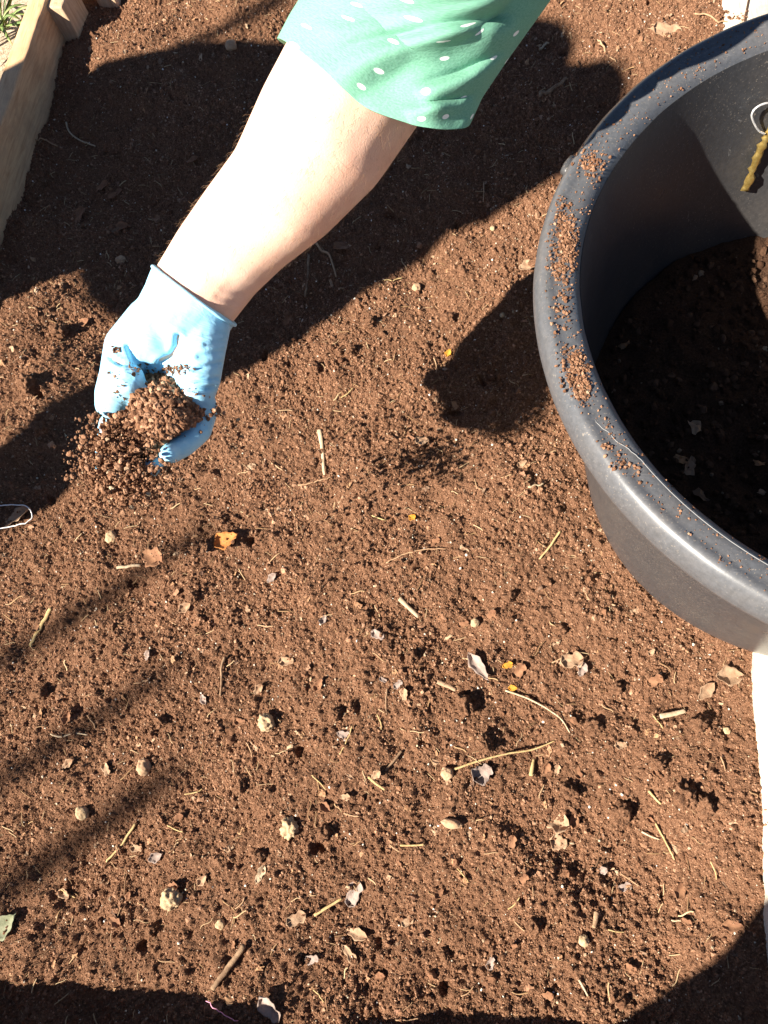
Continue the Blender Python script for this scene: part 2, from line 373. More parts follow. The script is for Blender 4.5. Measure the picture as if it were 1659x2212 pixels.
# ------------------------------------------------------------------ timbers round the bed
def box_between(name, corners_top, z0, mat, seg=60, wear=.0012, parent=None, seed=0, round_=.0025):
    """a board from its four top corners (a,b along the inner edge, c,d along the outer), down to z0"""
    a, b, c, d = [Vector(p) for p in corners_top]
    V = []; cs = 12
    for i in range(seg+1):
        t = i/seg; p = a.lerp(b, t); q = d.lerp(c, t); wd = (q-p); up_ = Vector((0, 0, 1)); n = wd.normalized()
        r = round_
        pr = [p+Vector((0, 0, z0-p.z)), p+Vector((0, 0, (z0-p.z)*.5)), p-up_*.02, p-up_*r, p-up_*r*.3+n*r*.3, p+n*r, p+wd*.33, p+wd*.66, q-n*r, q-up_*r*.3-n*r*.3, q-up_*r, q-up_*.02, q+Vector((0, 0, z0-q.z))]
        for k, v in enumerate(pr):
            w_ = wear*(mnoise.noise(Vector((v.x*25+seed, v.y*25, v.z*25)))+.5*mnoise.noise(Vector((v.x*90, v.y*90+seed, v.z*90))))
            V.append(v+n*(w_ if k < 6 else -w_)+up_*(w_ if 3 <= k <= 10 else 0))
    K = 13; Fc = []
    for i in range(seg):
        for k in range(K-1): x = i*K+k; Fc.append((x, x+K, x+K+1, x+1))
    bm = bmesh.new(); vs_ = [bm.verts.new(v) for v in V]
    for f_ in Fc: bm.faces.new([vs_[i] for i in f_])
    bm.faces.new(vs_[:K]); bm.faces.new(vs_[-K:][::-1])
    for i in range(0): pass
    bmesh.ops.recalc_face_normals(bm, faces=bm.faces)
    return obj(name, bm, mat, parent)
oa, ob = at(0, 169, zl), at(61, 0, zl)
wl = .5*((oa-ia).dot(nl)+(ob-ia).dot(nl))
A = ia-dirl*1.15; B = ib+dirl*.35
tb = box_between('timber', (A, B, B+nl*wl, A+nl*wl), -.12, M['timber'], 120, .0012, None, 3)
tag(tb, 'brown timber board with a half shaded top edge beside a green tuft', 'timber')
zr_ = .014
ra, rb = at(1668, 2150, zr_), at(1562, 0, zr_); dr = (rb-ra).normalized(); nr = Vector((dr.y, -dr.x, 0))
tr = box_between('timber', (ra-dr*.3, rb+dr*.3, rb+dr*.3+nr*.058, ra-dr*.3+nr*.058), -.12, M['timber_pale'], 120, .0018, None, 9)
tag(tr, 'sun bleached pale timber that the black tub overhangs', 'timber')
# a dark crack along it near the far end
ck = bmesh.new(); pr_ = None
cp = [at(*q, zr_+.0016) for q in ((1607, 60), (1610, 40), (1613, 20), (1617, 0), (1621, -25))]
for i, p in enumerate(cp):
    a_ = ck.verts.new(p+nr*.0011); b_ = ck.verts.new(p-nr*.0011)
    if pr_: ck.faces.new((pr_[0], a_, b_, pr_[1]))
    pr_ = (a_, b_)
obj('crack', ck, NT('crack').fin((.06, .03, .015), .9), tr)
# near timber, just out of the picture, and an offcut added on it to widen the shade along the soil edge
fa, fb = Vector((-.86, -.272, .047)), Vector((.40, -.184, .047)); df = (fb-fa).normalized(); nf = Vector((df.y, -df.x, 0))
tf = box_between('timber', (fa, fb, fb+nf*.05, fa+nf*.05), -.12, M['timber'], 100, .0012, None, 5)
tag(tf, 'timber board closing the end of the bed, casting a straight shadow', 'timber')
oa_, ob_ = Vector((-.86, -.274, .097)), Vector((-.272, -.2335, .097))
ofc = box_between('shadow_offcut', (oa_, ob_, ob_+nf*.04, oa_+nf*.04), .0485, M['timber'], 60, .002, None, 15, .010)  # unseen piece, shaped and placed only for its shadow
tag(ofc, 'unseen timber offcut added on top of the end timber to cast shade', 'offcut')
# stakes in the far corner
def stake(name, p, wx, wy, z0, z1, label, seed):
    bm = bmesh.new(); bmesh.ops.create_cube(bm, size=1)
    bmesh.ops.subdivide_edges(bm, edges=bm.edges, cuts=6, use_grid_fill=True)
    for v in bm.verts:
        q = Vector((p[0]+v.co.x*wx, p[1]+v.co.y*wy, z0+(v.co.z+.5)*(z1-z0)))
        q += Vector((mnoise.noise(q*40+Vector((seed, 0, 0))), mnoise.noise(q*40+Vector((0, seed, 0))), .5*mnoise.noise(q*40)))*.0022
        v.co = q
    c_ = Vector((p[0], p[1], 0)); rot = Matrix.Rotation(-.06, 3, 'Z')
    for v in bm.verts: v.co = c_+rot@(v.co-c_)
    o = obj(name, bm, M['stake'], None, False)
    md = o.modifiers.new('b', 'BEVEL'); md.width = .002; md.segments = 2; md.limit_method = 'ANGLE'
    return tag(o, label, 'stake')
sp_ = at(105, 21, .06)
stake('corner_stake', (sp_.x+.006, sp_.y+.034), .034, .06, -.1, .06, 'short square wooden stake against the brown timber, knotted face', 2)
sp2 = at(185, -25, .05)
stake('corner_stake', (sp2.x+.012, sp2.y+.045), .032, .05, -.1, .052, 'second wooden stake close behind the knotted one', 8)

# ------------------------------------------------------------------ black tub
TC = Vector((.2903, .3368, 0)); ZR = .312
prof_w = [(.0, .0), (.16, .0), (.196, .0), (.2025, .004), (.2050, .012), (.2100, .04), (.2200, .11), (.2300, .19), (.2385, .255), (.2405, .272), (.2415, .284)]
prof_in = [(.2365, .299), (.2345, .285), (.231, .255), (.2225, .19), (.2125, .11), (.203, .04), (.198, .016), (.190, .009), (.15, .008), (0, .008)]
prof_r = [(.2410, .2845), (.262, .2835), (.2655, .2825), (.2682, .2850), (.2692, .290), (.2690, .2965), (.2680, .3010), (.2664, .3050), (.2642, .3080), (.2615, .3098), (.2590, .3100), (.2565, .3090), (.2545, .3083), (.2520, .3082), (.2480, .3080), (.2440, .3070), (.2408, .3050), (.2385, .3020), (.2366, .2985)]
def lathe(name, prof, mat, parent, n=256, wob=.0006):
    V = []; Fc = []
    for i in range(n):
        a = 2*math.pi*i/n
        for k, (r, z) in enumerate(prof):
            d = wob*math.sin(3*a+1)+wob*.6*math.sin(7*a+z*20)+.0003*mnoise.noise(Vector((math.cos(a)*12, math.sin(a)*12, z*60)))
            V.append((TC.x+(r+d*(r > .05))*math.cos(a), TC.y+(r+d*(r > .05))*math.sin(a), z+.4*d))
    K = len(prof)
    for i in range(n):
        j = (i+1) % n
        for k in range(K-1): Fc.append((i*K+k, j*K+k, j*K+k+1, i*K+k+1))
    me = bpy.data.meshes.new(name); me.from_pydata(V, [], Fc)
    bm = bmesh.new(); bm.from_mesh(me); bmesh.ops.remove_doubles(bm, verts=bm.verts, dist=1e-6); bmesh.ops.recalc_face_normals(bm, faces=bm.faces); bm.to_mesh(me); bm.free()
    return obj(name, me, mat, parent)
tub = empty('black_tub'); tag(tub, 'large round black plastic tub with a scuffed wide rim', 'tub')
lathe('outer_wall', prof_w, M['plastic'], tub); lathe('inner_wall', prof_in, M['plastic'], tub); lathe('rim', prof_r, M['rim_plastic'], tub)
def tube(name, pts, rad, mat, parent=None, n=6, jitter=0.0, flat=1.0, up=None):
    """tapered tube through points; rad a number or one per point"""
    P_ = [Vector(p) for p in pts]; m = len(P_)
    if not hasattr(rad, '__len__'): rad = [rad]*m
    V = []; Fc = []
    t0 = None
    for i, p in enumerate(P_):
        t = (P_[min(i+1, m-1)]-P_[max(i-1, 0)]).normalized()
        if i == 0:
            u = (up or Vector((0, 0, 1))); u = u-u.dot(t)*t
            if u.length < 1e-3: u = Vector((1, 0, 0)); u = u-u.dot(t)*t
        else: u = u-u.dot(t)*t
        u.normalize(); v = t.cross(u)
        for k in range(n):
            a = 2*math.pi*k/n; rr = rad[i]*(1+jitter*mnoise.noise(Vector((i*3.1, k*1.7, p.x*300))))
            V.append(p+rr*(math.cos(a)*u*flat+math.sin(a)*v))
    for i in range(m-1):
        for k in range(n): k2 = (k+1) % n; Fc.append((i*n+k, i*n+k2, (i+1)*n+k2, (i+1)*n+k))
    Fc.append(tuple(range(n))[::-1]); Fc.append(tuple((m-1)*n+k for k in range(n)))
    me = bpy.data.meshes.new(name); me.from_pydata(V, [], Fc)
    return obj(name, me, mat, parent)
def rim_pt(px, py, dz=0):
    p = at(px, py, .3085); return p+Vector((0, 0, dz))
# moulded nub under the rim, long pale scratch on the rim
nb = at(1226, 349, .300); d_ = (nb-TC); d_.z = 0; d_.normalize(); tg = Vector((-d_.y, d_.x, 0))
c0 = TC+d_*.2685+Vector((0, 0, .296))
tube('nub', [c0-tg*.010-d_*.003, c0-tg*.006, c0, c0+tg*.006, c0+tg*.010-d_*.003], [.001, .005, .0055, .005, .001], M['plastic'], tub, 10)
def crv(pts, k=8):
    out = []; n = len(pts)
    for i in range(n-1):
        p0, p1, p2, p3 = pts[max(i-1, 0)], pts[i], pts[i+1], pts[min(i+2, n-1)]
        for j in range(k):
            t = j/k; out.append(tuple(.5*((2*b)+(c-a)*t+(2*a-5*b+4*c-d)*t*t+(-a+3*b-3*c+d)*t**3) for a, b, c, d in zip(p0, p1, p2, p3)))
    out.append(tuple(pts[-1])); return out
for sc_ in [[(1264, 880), (1290, 912), (1325, 945), (1373, 982), (1406, 1010), (1445, 1050), (1500, 1100), (1560, 1144), (1640, 1195), (1680, 1220)], [(1470, 150), (1520, 118), (1570, 98)], [(1390, 200), (1430, 178)]]:
    pts = []
    for q in crv(sc_, 6):
        p = rim_pt(q[0]+random.uniform(-2, 2), q[1]+random.uniform(-2, 2)); rr = (p-TC).xy.length; rr = min(max(rr, .2445), .2565)
        dd = Vector((p.x-TC.x, p.y-TC.y, 0)).normalized(); pts.append(TC+dd*rr+Vector((0, 0, .3081)))
    tube('scratch', pts, .00028, M['scratch'], tub, 5, .6)
# compost inside, its dark colour deepened further for the shade in the tub
TS = .095
n = 90; rr_ = np.linspace(0, 1, 46)**.8; an = np.linspace(0, 2*np.pi, 181)[:-1]
V = [[TC.x, TC.y, TS]]; Fc = []
for i, q in enumerate(rr_[1:]):
    for a in an:
        x, y = TC.x+q*.2115*math.cos(a), TC.y+q*.2115*math.sin(a)
        hz = .018*mnoise.noise(Vector((x*9, y*9, 1)))+.009*mnoise.noise(Vector((x*35, y*35, 4)))+.004*mnoise.noise(Vector((x*120, y*120, 7)))
        V.append([x, y, TS+hz*(1-.3*q)+.01*q])
na = len(an)
V = np.array(V); fc = []
for i in range(len(rr_)-2):
    for k in range(na):
        k2 = (k+1) % na; fc.append((1+i*na+k, 1+i*na+k2, 1+(i+1)*na+k2, 1+(i+1)*na+k))
me = bpy.data.meshes.new('tub_soil'); me.from_pydata([tuple(v) for v in V], [], fc+[(0, 1+k, 1+(k+1) % na) for k in range(na)])
M['compost'] = soil_mat('dark_shaded_compost', *[tuple(.3*v for v in c) for c in (SOIL_D, SOIL_M, SOIL_L)], False)  # same soil darkened, so the shade in the tub is partly colour
ts = obj('tub_soil', me, M['compost']); tag(ts, 'dark compost with shade put into its colour, lying in the bottom of the black tub', 'soil')
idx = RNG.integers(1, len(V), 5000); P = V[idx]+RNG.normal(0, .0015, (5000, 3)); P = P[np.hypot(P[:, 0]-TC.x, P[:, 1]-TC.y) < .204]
tag(scatter('tub_crumbs', P, .0008+.0035*RNG.random(len(P))**2.5, 'crumb_dark'), 'soil crumbs darkened for shade over the compost in the tub', 'soil crumbs', kind='stuff')
P = V[RNG.integers(1, len(V), 36)]+np.array([0, 0, .003]); P = P[np.hypot(P[:, 0]-TC.x, P[:, 1]-TC.y) < .195]
tag(scatter('tub_leaf_flakes', P, .004+.006*RNG.random(len(P))**2, 'flake', (1, 1, 1), .5), 'leaf flakes lying on the compost in the tub', 'leaf flakes', kind='stuff')
# crumbs on the rim
def rim_z(r):
    q = sorted(prof_r[9:]); return np.interp(r, [a for a, _ in q], [b for _, b in q])
pts = []; rads = []
for px, py, sx, sy, n_ in [(1275, 352, 16, 16, 130), (1220, 490, 15, 30, 200), (1225, 540, 14, 22, 240), (1205, 580, 12, 12, 70), (1215, 650, 12, 30, 70), (1235, 770, 14, 10, 60), (1245, 810, 15, 20, 220), (1255, 850, 12, 12, 90), (1345, 1000, 14, 10, 26), (1310, 965, 8, 8, 12), (1375, 1025, 8, 8, 8)]:
    for _ in range(int(n_*1.7)):
        p = at(px+random.gauss(0, sx), py+random.gauss(0, sy), .3085); r_ = (p-TC).xy.length
        if .239 < r_ < .266: pts.append((p.x, p.y, float(rim_z(r_))+.0004)); rads.append(.0003+.0012*random.random()**2.6)
for _ in range(700):
    a = random.uniform(math.radians(110), math.radians(250)); r_ = random.uniform(.238, .262)
    pts.append((TC.x+r_*math.cos(a), TC.y+r_*math.sin(a), float(rim_z(r_))+.0003)); rads.append(.0003+.0006*random.random()**2)
tag(scatter('rim_crumbs', pts, rads, 'crumb', (1, 1, .7)), 'brown soil crumbs stuck on the rim of the tub', 'soil crumbs', kind='stuff')
# gold tie lying against the inner wall
def hit_wall(px, py, off=.004):
    d = CM.T @ np.array([px-CX, py-CY, F]); d = d/np.linalg.norm(d)
    pin = sorted([(z, r) for r, z in prof_in if r > .18]); zz = [a for a, _ in pin]; rr = [b for _, b in pin]
    seen = False
    for t in np.arange(.3, 1.6, .0005):
        p = np.array([0, 0, CAMH])+d*t; r_ = math.hypot(p[0]-TC.x, p[1]-TC.y)
        inside = r_ < np.interp(p[2], zz, rr)-off and p[2] < .3
        if inside: seen = True
        elif seen: return Vector(p)
    return Vector(p)
gold = empty('gold_tie'); tag(gold, 'crinkled gold tie with a clear loop hanging inside the black tub', 'tie')
gp = [hit_wall(*q, .005) for q in crv([(1609, 411), (1626, 366), (1643, 322), (1661, 290), (1678, 250), (1690, 215)], 6)]
tube('strip', gp, [.0036+.0007*math.sin(i*2.1)+.0004*math.sin(i*5) for i in range(len(gp))], M['gold'], gold, 7, .8, .5)
lp = [hit_wall(*q, .006) for q in crv([(1652, 289), (1640, 283), (1630, 268), (1624, 250), (1630, 236), (1645, 226), (1662, 223), (1680, 232), (1690, 250)], 6)]
tube('loop', lp, .0009, M['clear'], gold, 6)

# ------------------------------------------------------------------ the arm, glove and sleeve
def cap_hull(bm, p, q, r1, r2, sq=None):
    t = bmesh.new()
    for c, r in ((p, r1), (q, r2)):
        bmesh.ops.create_icosphere(t, subdivisions=3, radius=r, matrix=Matrix.Translation(c))
    bmesh.ops.convex_hull(t, input=t.verts)
    for g_ in [v for v in t.verts if not v.link_faces]: t.verts.remove(g_)
    m = bpy.data.meshes.new('t'); t.to_mesh(m); t.free(); bm.from_mesh(m); bpy.data.meshes.remove(m)
def chain(bm, pts, grow=0.0):
    for (p, r), (q, s_) in zip(pts[:-1], pts[1:]): cap_hull(bm, p, q, r+grow, s_+grow)
def remesh(bm, voxel, smooth_it, fac=.5):
    me = bpy.data.meshes.new('tmp'); bm.to_mesh(me); bm.free()
    o = bpy.data.objects.new('tmp', me); COL.objects.link(o)
    r_ = o.modifiers.new('r', 'REMESH'); r_.mode = 'VOXEL'; r_.voxel_size = voxel
    s_ = o.modifiers.new('s', 'SMOOTH'); s_.iterations = smooth_it; s_.factor = fac
    dg = bpy.context.evaluated_depsgraph_get(); dg.update()
    out = bpy.data.meshes.new_from_object(o.evaluated_get(dg)); bpy.data.objects.remove(o); bpy.data.meshes.remove(me); return out
ZO = .010
def wr(px, py, z, w_):                    # joint at a pixel and height, radius from its width in px
    p = at(px, py, z+ZO); return (p, .5*w_*depth(p)/F)
ARM = [wr(1010, -210, .47, 330), wr(860, 30, .405, 325), wr(775, 165, .385, 322), wr(702, 285, .368, 306), wr(618, 406, .345, 254), wr(536, 489, .320, 222), wr(475, 560, .302, 204), wr(420, 640, .289, 192)]
HAND = [
    [wr(420, 640, .289, 192), wr(388, 700, .280, 190), wr(374, 750, .262, 176), wr(368, 800, .247, 160)],   # wrist to palm
    [wr(372, 690, .288, 130), wr(340, 706, .291, 120), wr(326, 730, .291, 104), wr(336, 743, .289, 82)],    # ball of the thumb
    [wr(330, 700, .288, 112), wr(273, 748, .288, 86), wr(256, 812, .282, 74), wr(247, 852, .276, 76), wr(240, 874, .272, 62)],   # thumb
    [wr(445, 690, .283, 104), wr(434, 760, .280, 98), wr(428, 812, .274, 92), wr(424, 848, .262, 76)],                           # heel of the hand
    [wr(380, 760, .272, 100), wr(378, 790, .270, 66), wr(395, 812, .268, 62)],
    [wr(366, 805, .244, 140), wr(330, 860, .238, 120), wr(305, 880, .236, 100)],
    [wr(385, 805, .246, 130), wr(388, 870, .238, 110)],
    [wr(275, 820, 0.286, 70), wr(258, 880, 0.259, 62), wr(238, 950, 0.246, 56), wr(231, 990, 0.250, 50), wr(229, 1005, 0.258, 42)],     # index
    [wr(320, 860, 0.270, 66), wr(298, 930, 0.244, 60), wr(282, 995, 0.236, 54), wr(282, 1030, 0.244, 48), wr(286, 1042, 0.256, 40)],    # middle
    [wr(365, 870, 0.270, 64), wr(352, 935, 0.248, 58), wr(338, 985, 0.250, 52), wr(333, 1006, 0.262, 44), wr(334, 1008, 0.274, 36)],    # ring
    [wr(424, 848, 0.272, 64), wr(440, 885, 0.258, 56), wr(428, 930, 0.262, 52), wr(398, 960, 0.266, 47), wr(374, 976, 0.274, 42), wr(364, 982, 0.280, 36)],      # little
]
bm = bmesh.new(); chain(bm, ARM)
for c in HAND: chain(bm, c, -.0012)
body = remesh(bm, .0024, 10)
def displace(me, fn):
    n = len(me.vertices); co = np.empty(n*3, np.float32); me.vertices.foreach_get('co', co); co = co.reshape(-1, 3)
    no = np.empty(n*3, np.float32); me.vertices.foreach_get('normal', no); no = no.reshape(-1, 3)
    d = fn(co.astype(np.float64), no); me.vertices.foreach_set('co', (co+d).astype(np.float32).ravel()); me.update()
def seg_dist(P2, a, b):
    a = np.array(a, float); b = np.array(b, float); d = b-a; t = np.clip(((P2-a)@d)/(d@d), 0, 1); return np.linalg.norm(P2-(a+t[:, None]*d), axis=1), t
def crease(lines, depth_):
    def fn(co, no):
        px = pixs(co); out = np.zeros(len(co))
        face = np.clip((no*(np.array([0, 0, CAMH])-co)).sum(1)/np.linalg.norm(np.array([0, 0, CAMH])-co, axis=1)*2, 0, 1)
        for pl, wpx, amp in lines:
            best = np.full(len(co), 1e9)
            for a, b in zip(pl[:-1], pl[1:]): best = np.minimum(best, seg_dist(px, a, b)[0])
            out -= amp*depth_*np.exp(-(best/wpx)**2)-.35*amp*depth_*np.exp(-((best-2.2*wpx)/wpx)**2)
        return no*(out*face)[:, None]
    return fn
displace(body, crease([([(470, 640), (520, 655)], 5, 1), ([(455, 655), (515, 672)], 4, .8), ([(485, 625), (545, 640)], 6, .7), ([(500, 610), (560, 622)], 7, .5)], .0005))
person = obj('person', body, M['skin'])
tag(person, 'right arm of a person reaching in with a green dotted sleeve and blue glove', 'person')
# fine hairs on the forearm
hv, hf_ = [], []; hr = random.Random(4)
pv = [(Vector(v.co), Vector(v.normal)) for v in body.vertices]; pv = [q for q in pv if 230 < pix(q[0])[1] < 590]
adir = (ARM[-1][0]-ARM[3][0]).normalized()
for _ in range(900):
    p, n_ = hr.choice(pv); l_ = hr.uniform(.004, .009); d = (adir*.8+n_*.45+Vector((hr.gauss(0, .25), hr.gauss(0, .25), hr.gauss(0, .25)))).normalized(); sd = d.cross(n_).normalized()*.00006; b0 = len(hv)
    tip = p+d*l_-n_*l_*.15; mid_ = p+d*l_*.5+n_*l_*.05
    hv += [p+sd, p-sd, p+n_*.00008, mid_+sd*.8, mid_-sd*.8, mid_+n_*.00007, tip]
    for k in range(3): k2 = (k+1) % 3; hf_.append((b0+k, b0+k2, b0+3+k2, b0+3+k)); hf_.append((b0+3+k, b0+3+k2, b0+6))
me = bpy.data.meshes.new('arm_hair'); me.from_pydata(hv, [], hf_)
tag(obj('arm_hair', me, NT('arm_hair').fin((.3, .17, .09), .5), person), kind='stuff')
# glove
bm = bmesh.new()
for c in HAND: chain(bm, c, .0010)
chain(bm, [(ARM[-2][0], ARM[-2][1]), (ARM[-1][0], ARM[-1][1])], .0022)
glv = remesh(bm, .0016, 7)
displace(glv, crease([([(384, 728), (383, 750), (370, 770), (345, 784)], 6, 1.6), ([(276, 748), (290, 778), (300, 790)], 5, 1.3), ([(228, 765), (255, 782), (288, 788)], 4, 1.2), ([(240, 775), (262, 790)], 4, .8),
    ([(232, 800), (262, 806)], 4, .5), ([(250, 815), (285, 818)], 4, .5), ([(240, 840), (272, 838)], 4, .4),
    ([(430, 770), (455, 764), (480, 760)], 5, .9), ([(420, 800), (450, 790), (478, 784)], 4, .9), ([(445, 745), (485, 738)], 5, .6), ([(440, 722), (488, 722)], 4, .5), ([(395, 815), (430, 820), (470, 818)], 5, 1.4), ([(410, 842), (460, 836)], 5, 1.2),
    ([(352, 700), (400, 735)], 3, .35)], .0018))
# cut the glove open at the cuff
bm = bmesh.new(); bm.from_mesh(glv)
cA, cB, cC = at(338, 577, .289+ZO), at(497, 697, .283+ZO), at(425, 650, .289+ZO+.034)
arm_dir = (ARM[-2][0]-ARM[-1][0]).normalized()
pn = (cB-cA).cross(cC-cA).normalized()
if pn.dot(arm_dir) < 0: pn = -pn
r_ = bmesh.ops.bisect_plane(bm, geom=bm.verts[:]+bm.edges[:]+bm.faces[:], plane_co=cA, plane_no=pn, clear_outer=True)
be = [e for e in bm.edges if e.is_boundary]
nxt = {}
for e in be:
    a, b = e.verts; nxt.setdefault(a.index if False else a, []).append(b); nxt.setdefault(b, []).append(a)
loop = [be[0].verts[0]]; prev = None
while True:
    c = [v for v in nxt[loop[-1]] if v is not prev]
    prev = loop[-1]
    if not c or c[0] is loop[0]: break
    loop.append(c[0])
    if len(loop) > 5000: break
lpts = [v.co.copy() for v in loop][::3]; lpts.append(lpts[0].copy())
glv2 = bpy.data.meshes.new('glove'); bm.to_mesh(glv2); bm.free(); bpy.data.meshes.remove(glv)
glove = obj('glove', glv2, M['glove'], person); tag(glove, 'pale blue disposable glove smeared with soil')
tube('cuff_bead', lpts, [.0016+.0005*mnoise.noise(p*90) for p in lpts], M['glove'], glove, 8)
# soil stuck to the glove
def on_front(mesh, n_, pxs, spread):
    co = np.array([v.co for v in mesh.vertices]); no = np.array([v.normal for v in mesh.vertices]); pp = pixs(co)
    fc_ = (no*(np.array([0, 0, CAMH])-co)).sum(1) > .15
    out = []
    for (x, y), sp2_, k in zip(pxs, spread, n_):
        for _ in range(k):
            q = np.array([random.gauss(x, sp2_[0]), random.gauss(y, sp2_[1])]); d = np.where(fc_, ((pp-q)**2).sum(1), 1e9); i = d.argmin()
            if d[i] < 60: out.append(co[i]+no[i]*.0004)
    return out
gpts = on_front(glv2, [30, 120, 50, 14, 26, 22, 40], [(250, 757), (385, 797), (352, 806), (246, 808), (262, 845), (420, 846), (300, 800)], [(4, 4), (13, 5), (12, 7), (9, 3), (12, 14), (14, 9), (16, 8)])
tag(scatter('glove_soil', gpts, .0004+.0012*RNG.random(len(gpts))**3, 'crumb', (1, 1, .4)), 'smears of brown soil stuck to the blue glove', 'soil smears', kind='stuff')
# sleeve: rings from the hem up to the shoulder, camera side bulging
RINGS = [((652, 118), (1014, 262), .384, 62, .044), ((665, 90), (1040, 205), .388, 52, .048), ((680, 45), (1090, 130), .394, 30, .052), ((700, 0), (1184, 0), .405, 8, .060), ((735, -100), (1290, -150), .43, 0, .066), ((800, -230), (1420, -330), .47, 0, .075)]
RIDGES = [([(700, 170), (800, 118), (902, 90), (968, 71), (1066, 59), (1112, 66)], .009, 34), ([(905, 205), (949, 190), (1000, 172), (1060, 140), (1105, 112)], .006, 22), ([(880, 248), (930, 232), (985, 225), (1020, 215)], .004, 16),
          ([(700, 75), (800, 62), (930, 40), (1050, 8), (1120, -20)], .004, 26)]
def lerp(a, b, t): return a+(b-a)*t
NR, NA = 130, 220
V = []; UV = []
rt = np.linspace(0, len(RINGS)-1, NR)
axis_px = np.array([-.62, .78])
vlen = 0; prevc = None
for i, t in enumerate(rt):
    k = min(int(t), len(RINGS)-2); u = t-k
    a, b = RINGS[k], RINGS[k+1]; us = u
    L_ = np.array(a[0])*(1-us)+np.array(b[0])*us; R_ = np.array(a[1])*(1-us)+np.array(b[1])*us; z = lerp(a[2], b[2], us); bul = lerp(a[3], b[3], us); hh = lerp(a[4], b[4], us)
    z += ZO; pl, pr2 = at(*L_, z), at(*R_, z-.012); c = (pl+pr2)*.5; half = (pr2-pl)*.5
    vd = (Vector((0, 0, CAMH))-c).normalized()
    if prevc is not None: vlen += (c-prevc).length
    prevc = c
    per = math.pi*(half.length+hh)/2*1.15
    for j in range(NA):
        an_ = 2*math.pi*j/NA; co_, si = math.cos(an_), math.sin(an_)
        # superellipse so that the cloth hangs fairly flat
        p = c+half*co_*abs(co_)**-.12 if abs(co_) > 1e-3 else c+half*0
        p = p+vd*hh*si*(1.0 if si > 0 else .75)
        if si > 0:
            q = pix(p); kb = bul*si*(1-.75*max(0, -co_)); p2 = at(q[0]+axis_px[0]*kb*.9, q[1]+axis_px[1]*kb, p.z); p = p2
        p = p+vd*(.0025*math.sin(5*an_+t*1.5)+.0018*math.sin(9*an_-t*2.3))*(1-.5*abs(si))
        V.append(p); UV.append((an_/(2*math.pi)*per, vlen))
V = np.array([tuple(p) for p in V])
axs = [(np.array(p), r) for p, r in ARM]
def clear_arm(V, gap_, k):
    best = np.full(len(V), 1e9); push = np.zeros_like(V)
    for (p, r1), (q, r2) in zip(axs[:-1], axs[1:]):
        d = q-p; t = np.clip(((V-p)@d)/(d@d), 0, 1); c = p+t[:, None]*d; rr = r1+(r2-r1)*t; v = V-c; L_ = np.linalg.norm(v, axis=1)
        gap = L_-rr; m_ = gap < best; best[m_] = gap[m_]; push[m_] = (v/L_[:, None])[m_]
    need = gap_-best; return V+push*(.5*(need+np.sqrt(need*need+k*k)))[:, None]
def relax(V, it):
    G = V.reshape(NR, NA, 3)
    for _ in range(it):
        A_ = .5*(np.roll(G, 1, 1)+np.roll(G, -1, 1)); B_ = G.copy(); B_[1:-1] = .5*(G[:-2]+G[2:]); G = .4*G+.3*A_+.3*B_
    return G.reshape(-1, 3)
V = relax(clear_arm(V, .0045, .003), 10)
# cloth folds: ridge crests, steep on the far side
px = pixs(V); jj = np.tile(np.arange(NA), NR); front = sm(np.sin(2*np.pi*jj/NA)*1.6+.15)
vdn = np.array([0, 0, CAMH])-V; vdn /= np.linalg.norm(vdn, axis=1)[:, None]
for pl, amp, wd in RIDGES:
    best = np.full(len(V), 1e9); side = np.zeros(len(V)); tt = np.zeros(len(V)); n_ = len(pl)-1
    for k, (a, b) in enumerate(zip(pl[:-1], pl[1:])):
        d, t = seg_dist(px, a, b); m_ = d < best; best[m_] = d[m_]
        dx_, dy_ = b[0]-a[0], b[1]-a[1]; cr = dx_*(px[:, 1]-a[1])-dy_*(px[:, 0]-a[0]); side[m_] = np.sign(cr)[m_]; tt[m_] = ((k+t)/n_)[m_]
    env = np.sin(np.pi*np.clip(tt, .0, 1))**.6
    h = np.where(side > 0, np.exp(-(best/(wd*1.5))**2), np.exp(-(best/(wd*.42))**2)-.3*np.exp(-((best-wd*.8)/(wd*.5))**2))
    V += vdn*(1.7*amp*h*env*front)[:, None]
V = relax(clear_arm(V, .003, .0015), 5)
for i in range(len(V)): V[i] += vdn[i]*.0006*mnoise.noise(Vector(V[i])*70)
Fc = []
for i in range(NR-1):
    for j in range(NA): j2 = (j+1) % NA; Fc.append((i*NA+j, i*NA+j2, (i+1)*NA+j2, (i+1)*NA+j))
me = mesh_np('sleeve', V, Fc); uvl = me.uv_layers.new(name='UVMap')
perq = max(u for u, _ in UV)
for poly in me.polygons:
    js = [v % NA for v in poly.vertices]; wrap = max(js)-min(js) > NA/2
    for li, v in zip(poly.loop_indices, poly.vertices):
        u, vv = UV[v]
        if wrap and v % NA == 0: u = UV[v+NA-1][0]*NA/(NA-1)
        uvl.data[li].uv = (u, vv)
slv = obj('sleeve', me, M['fabric'], person); tag(slv, 'loose short green sleeve with small white polka dots')
md = slv.modifiers.new('thick', 'SOLIDIFY'); md.thickness = .0012; md.offset = -1

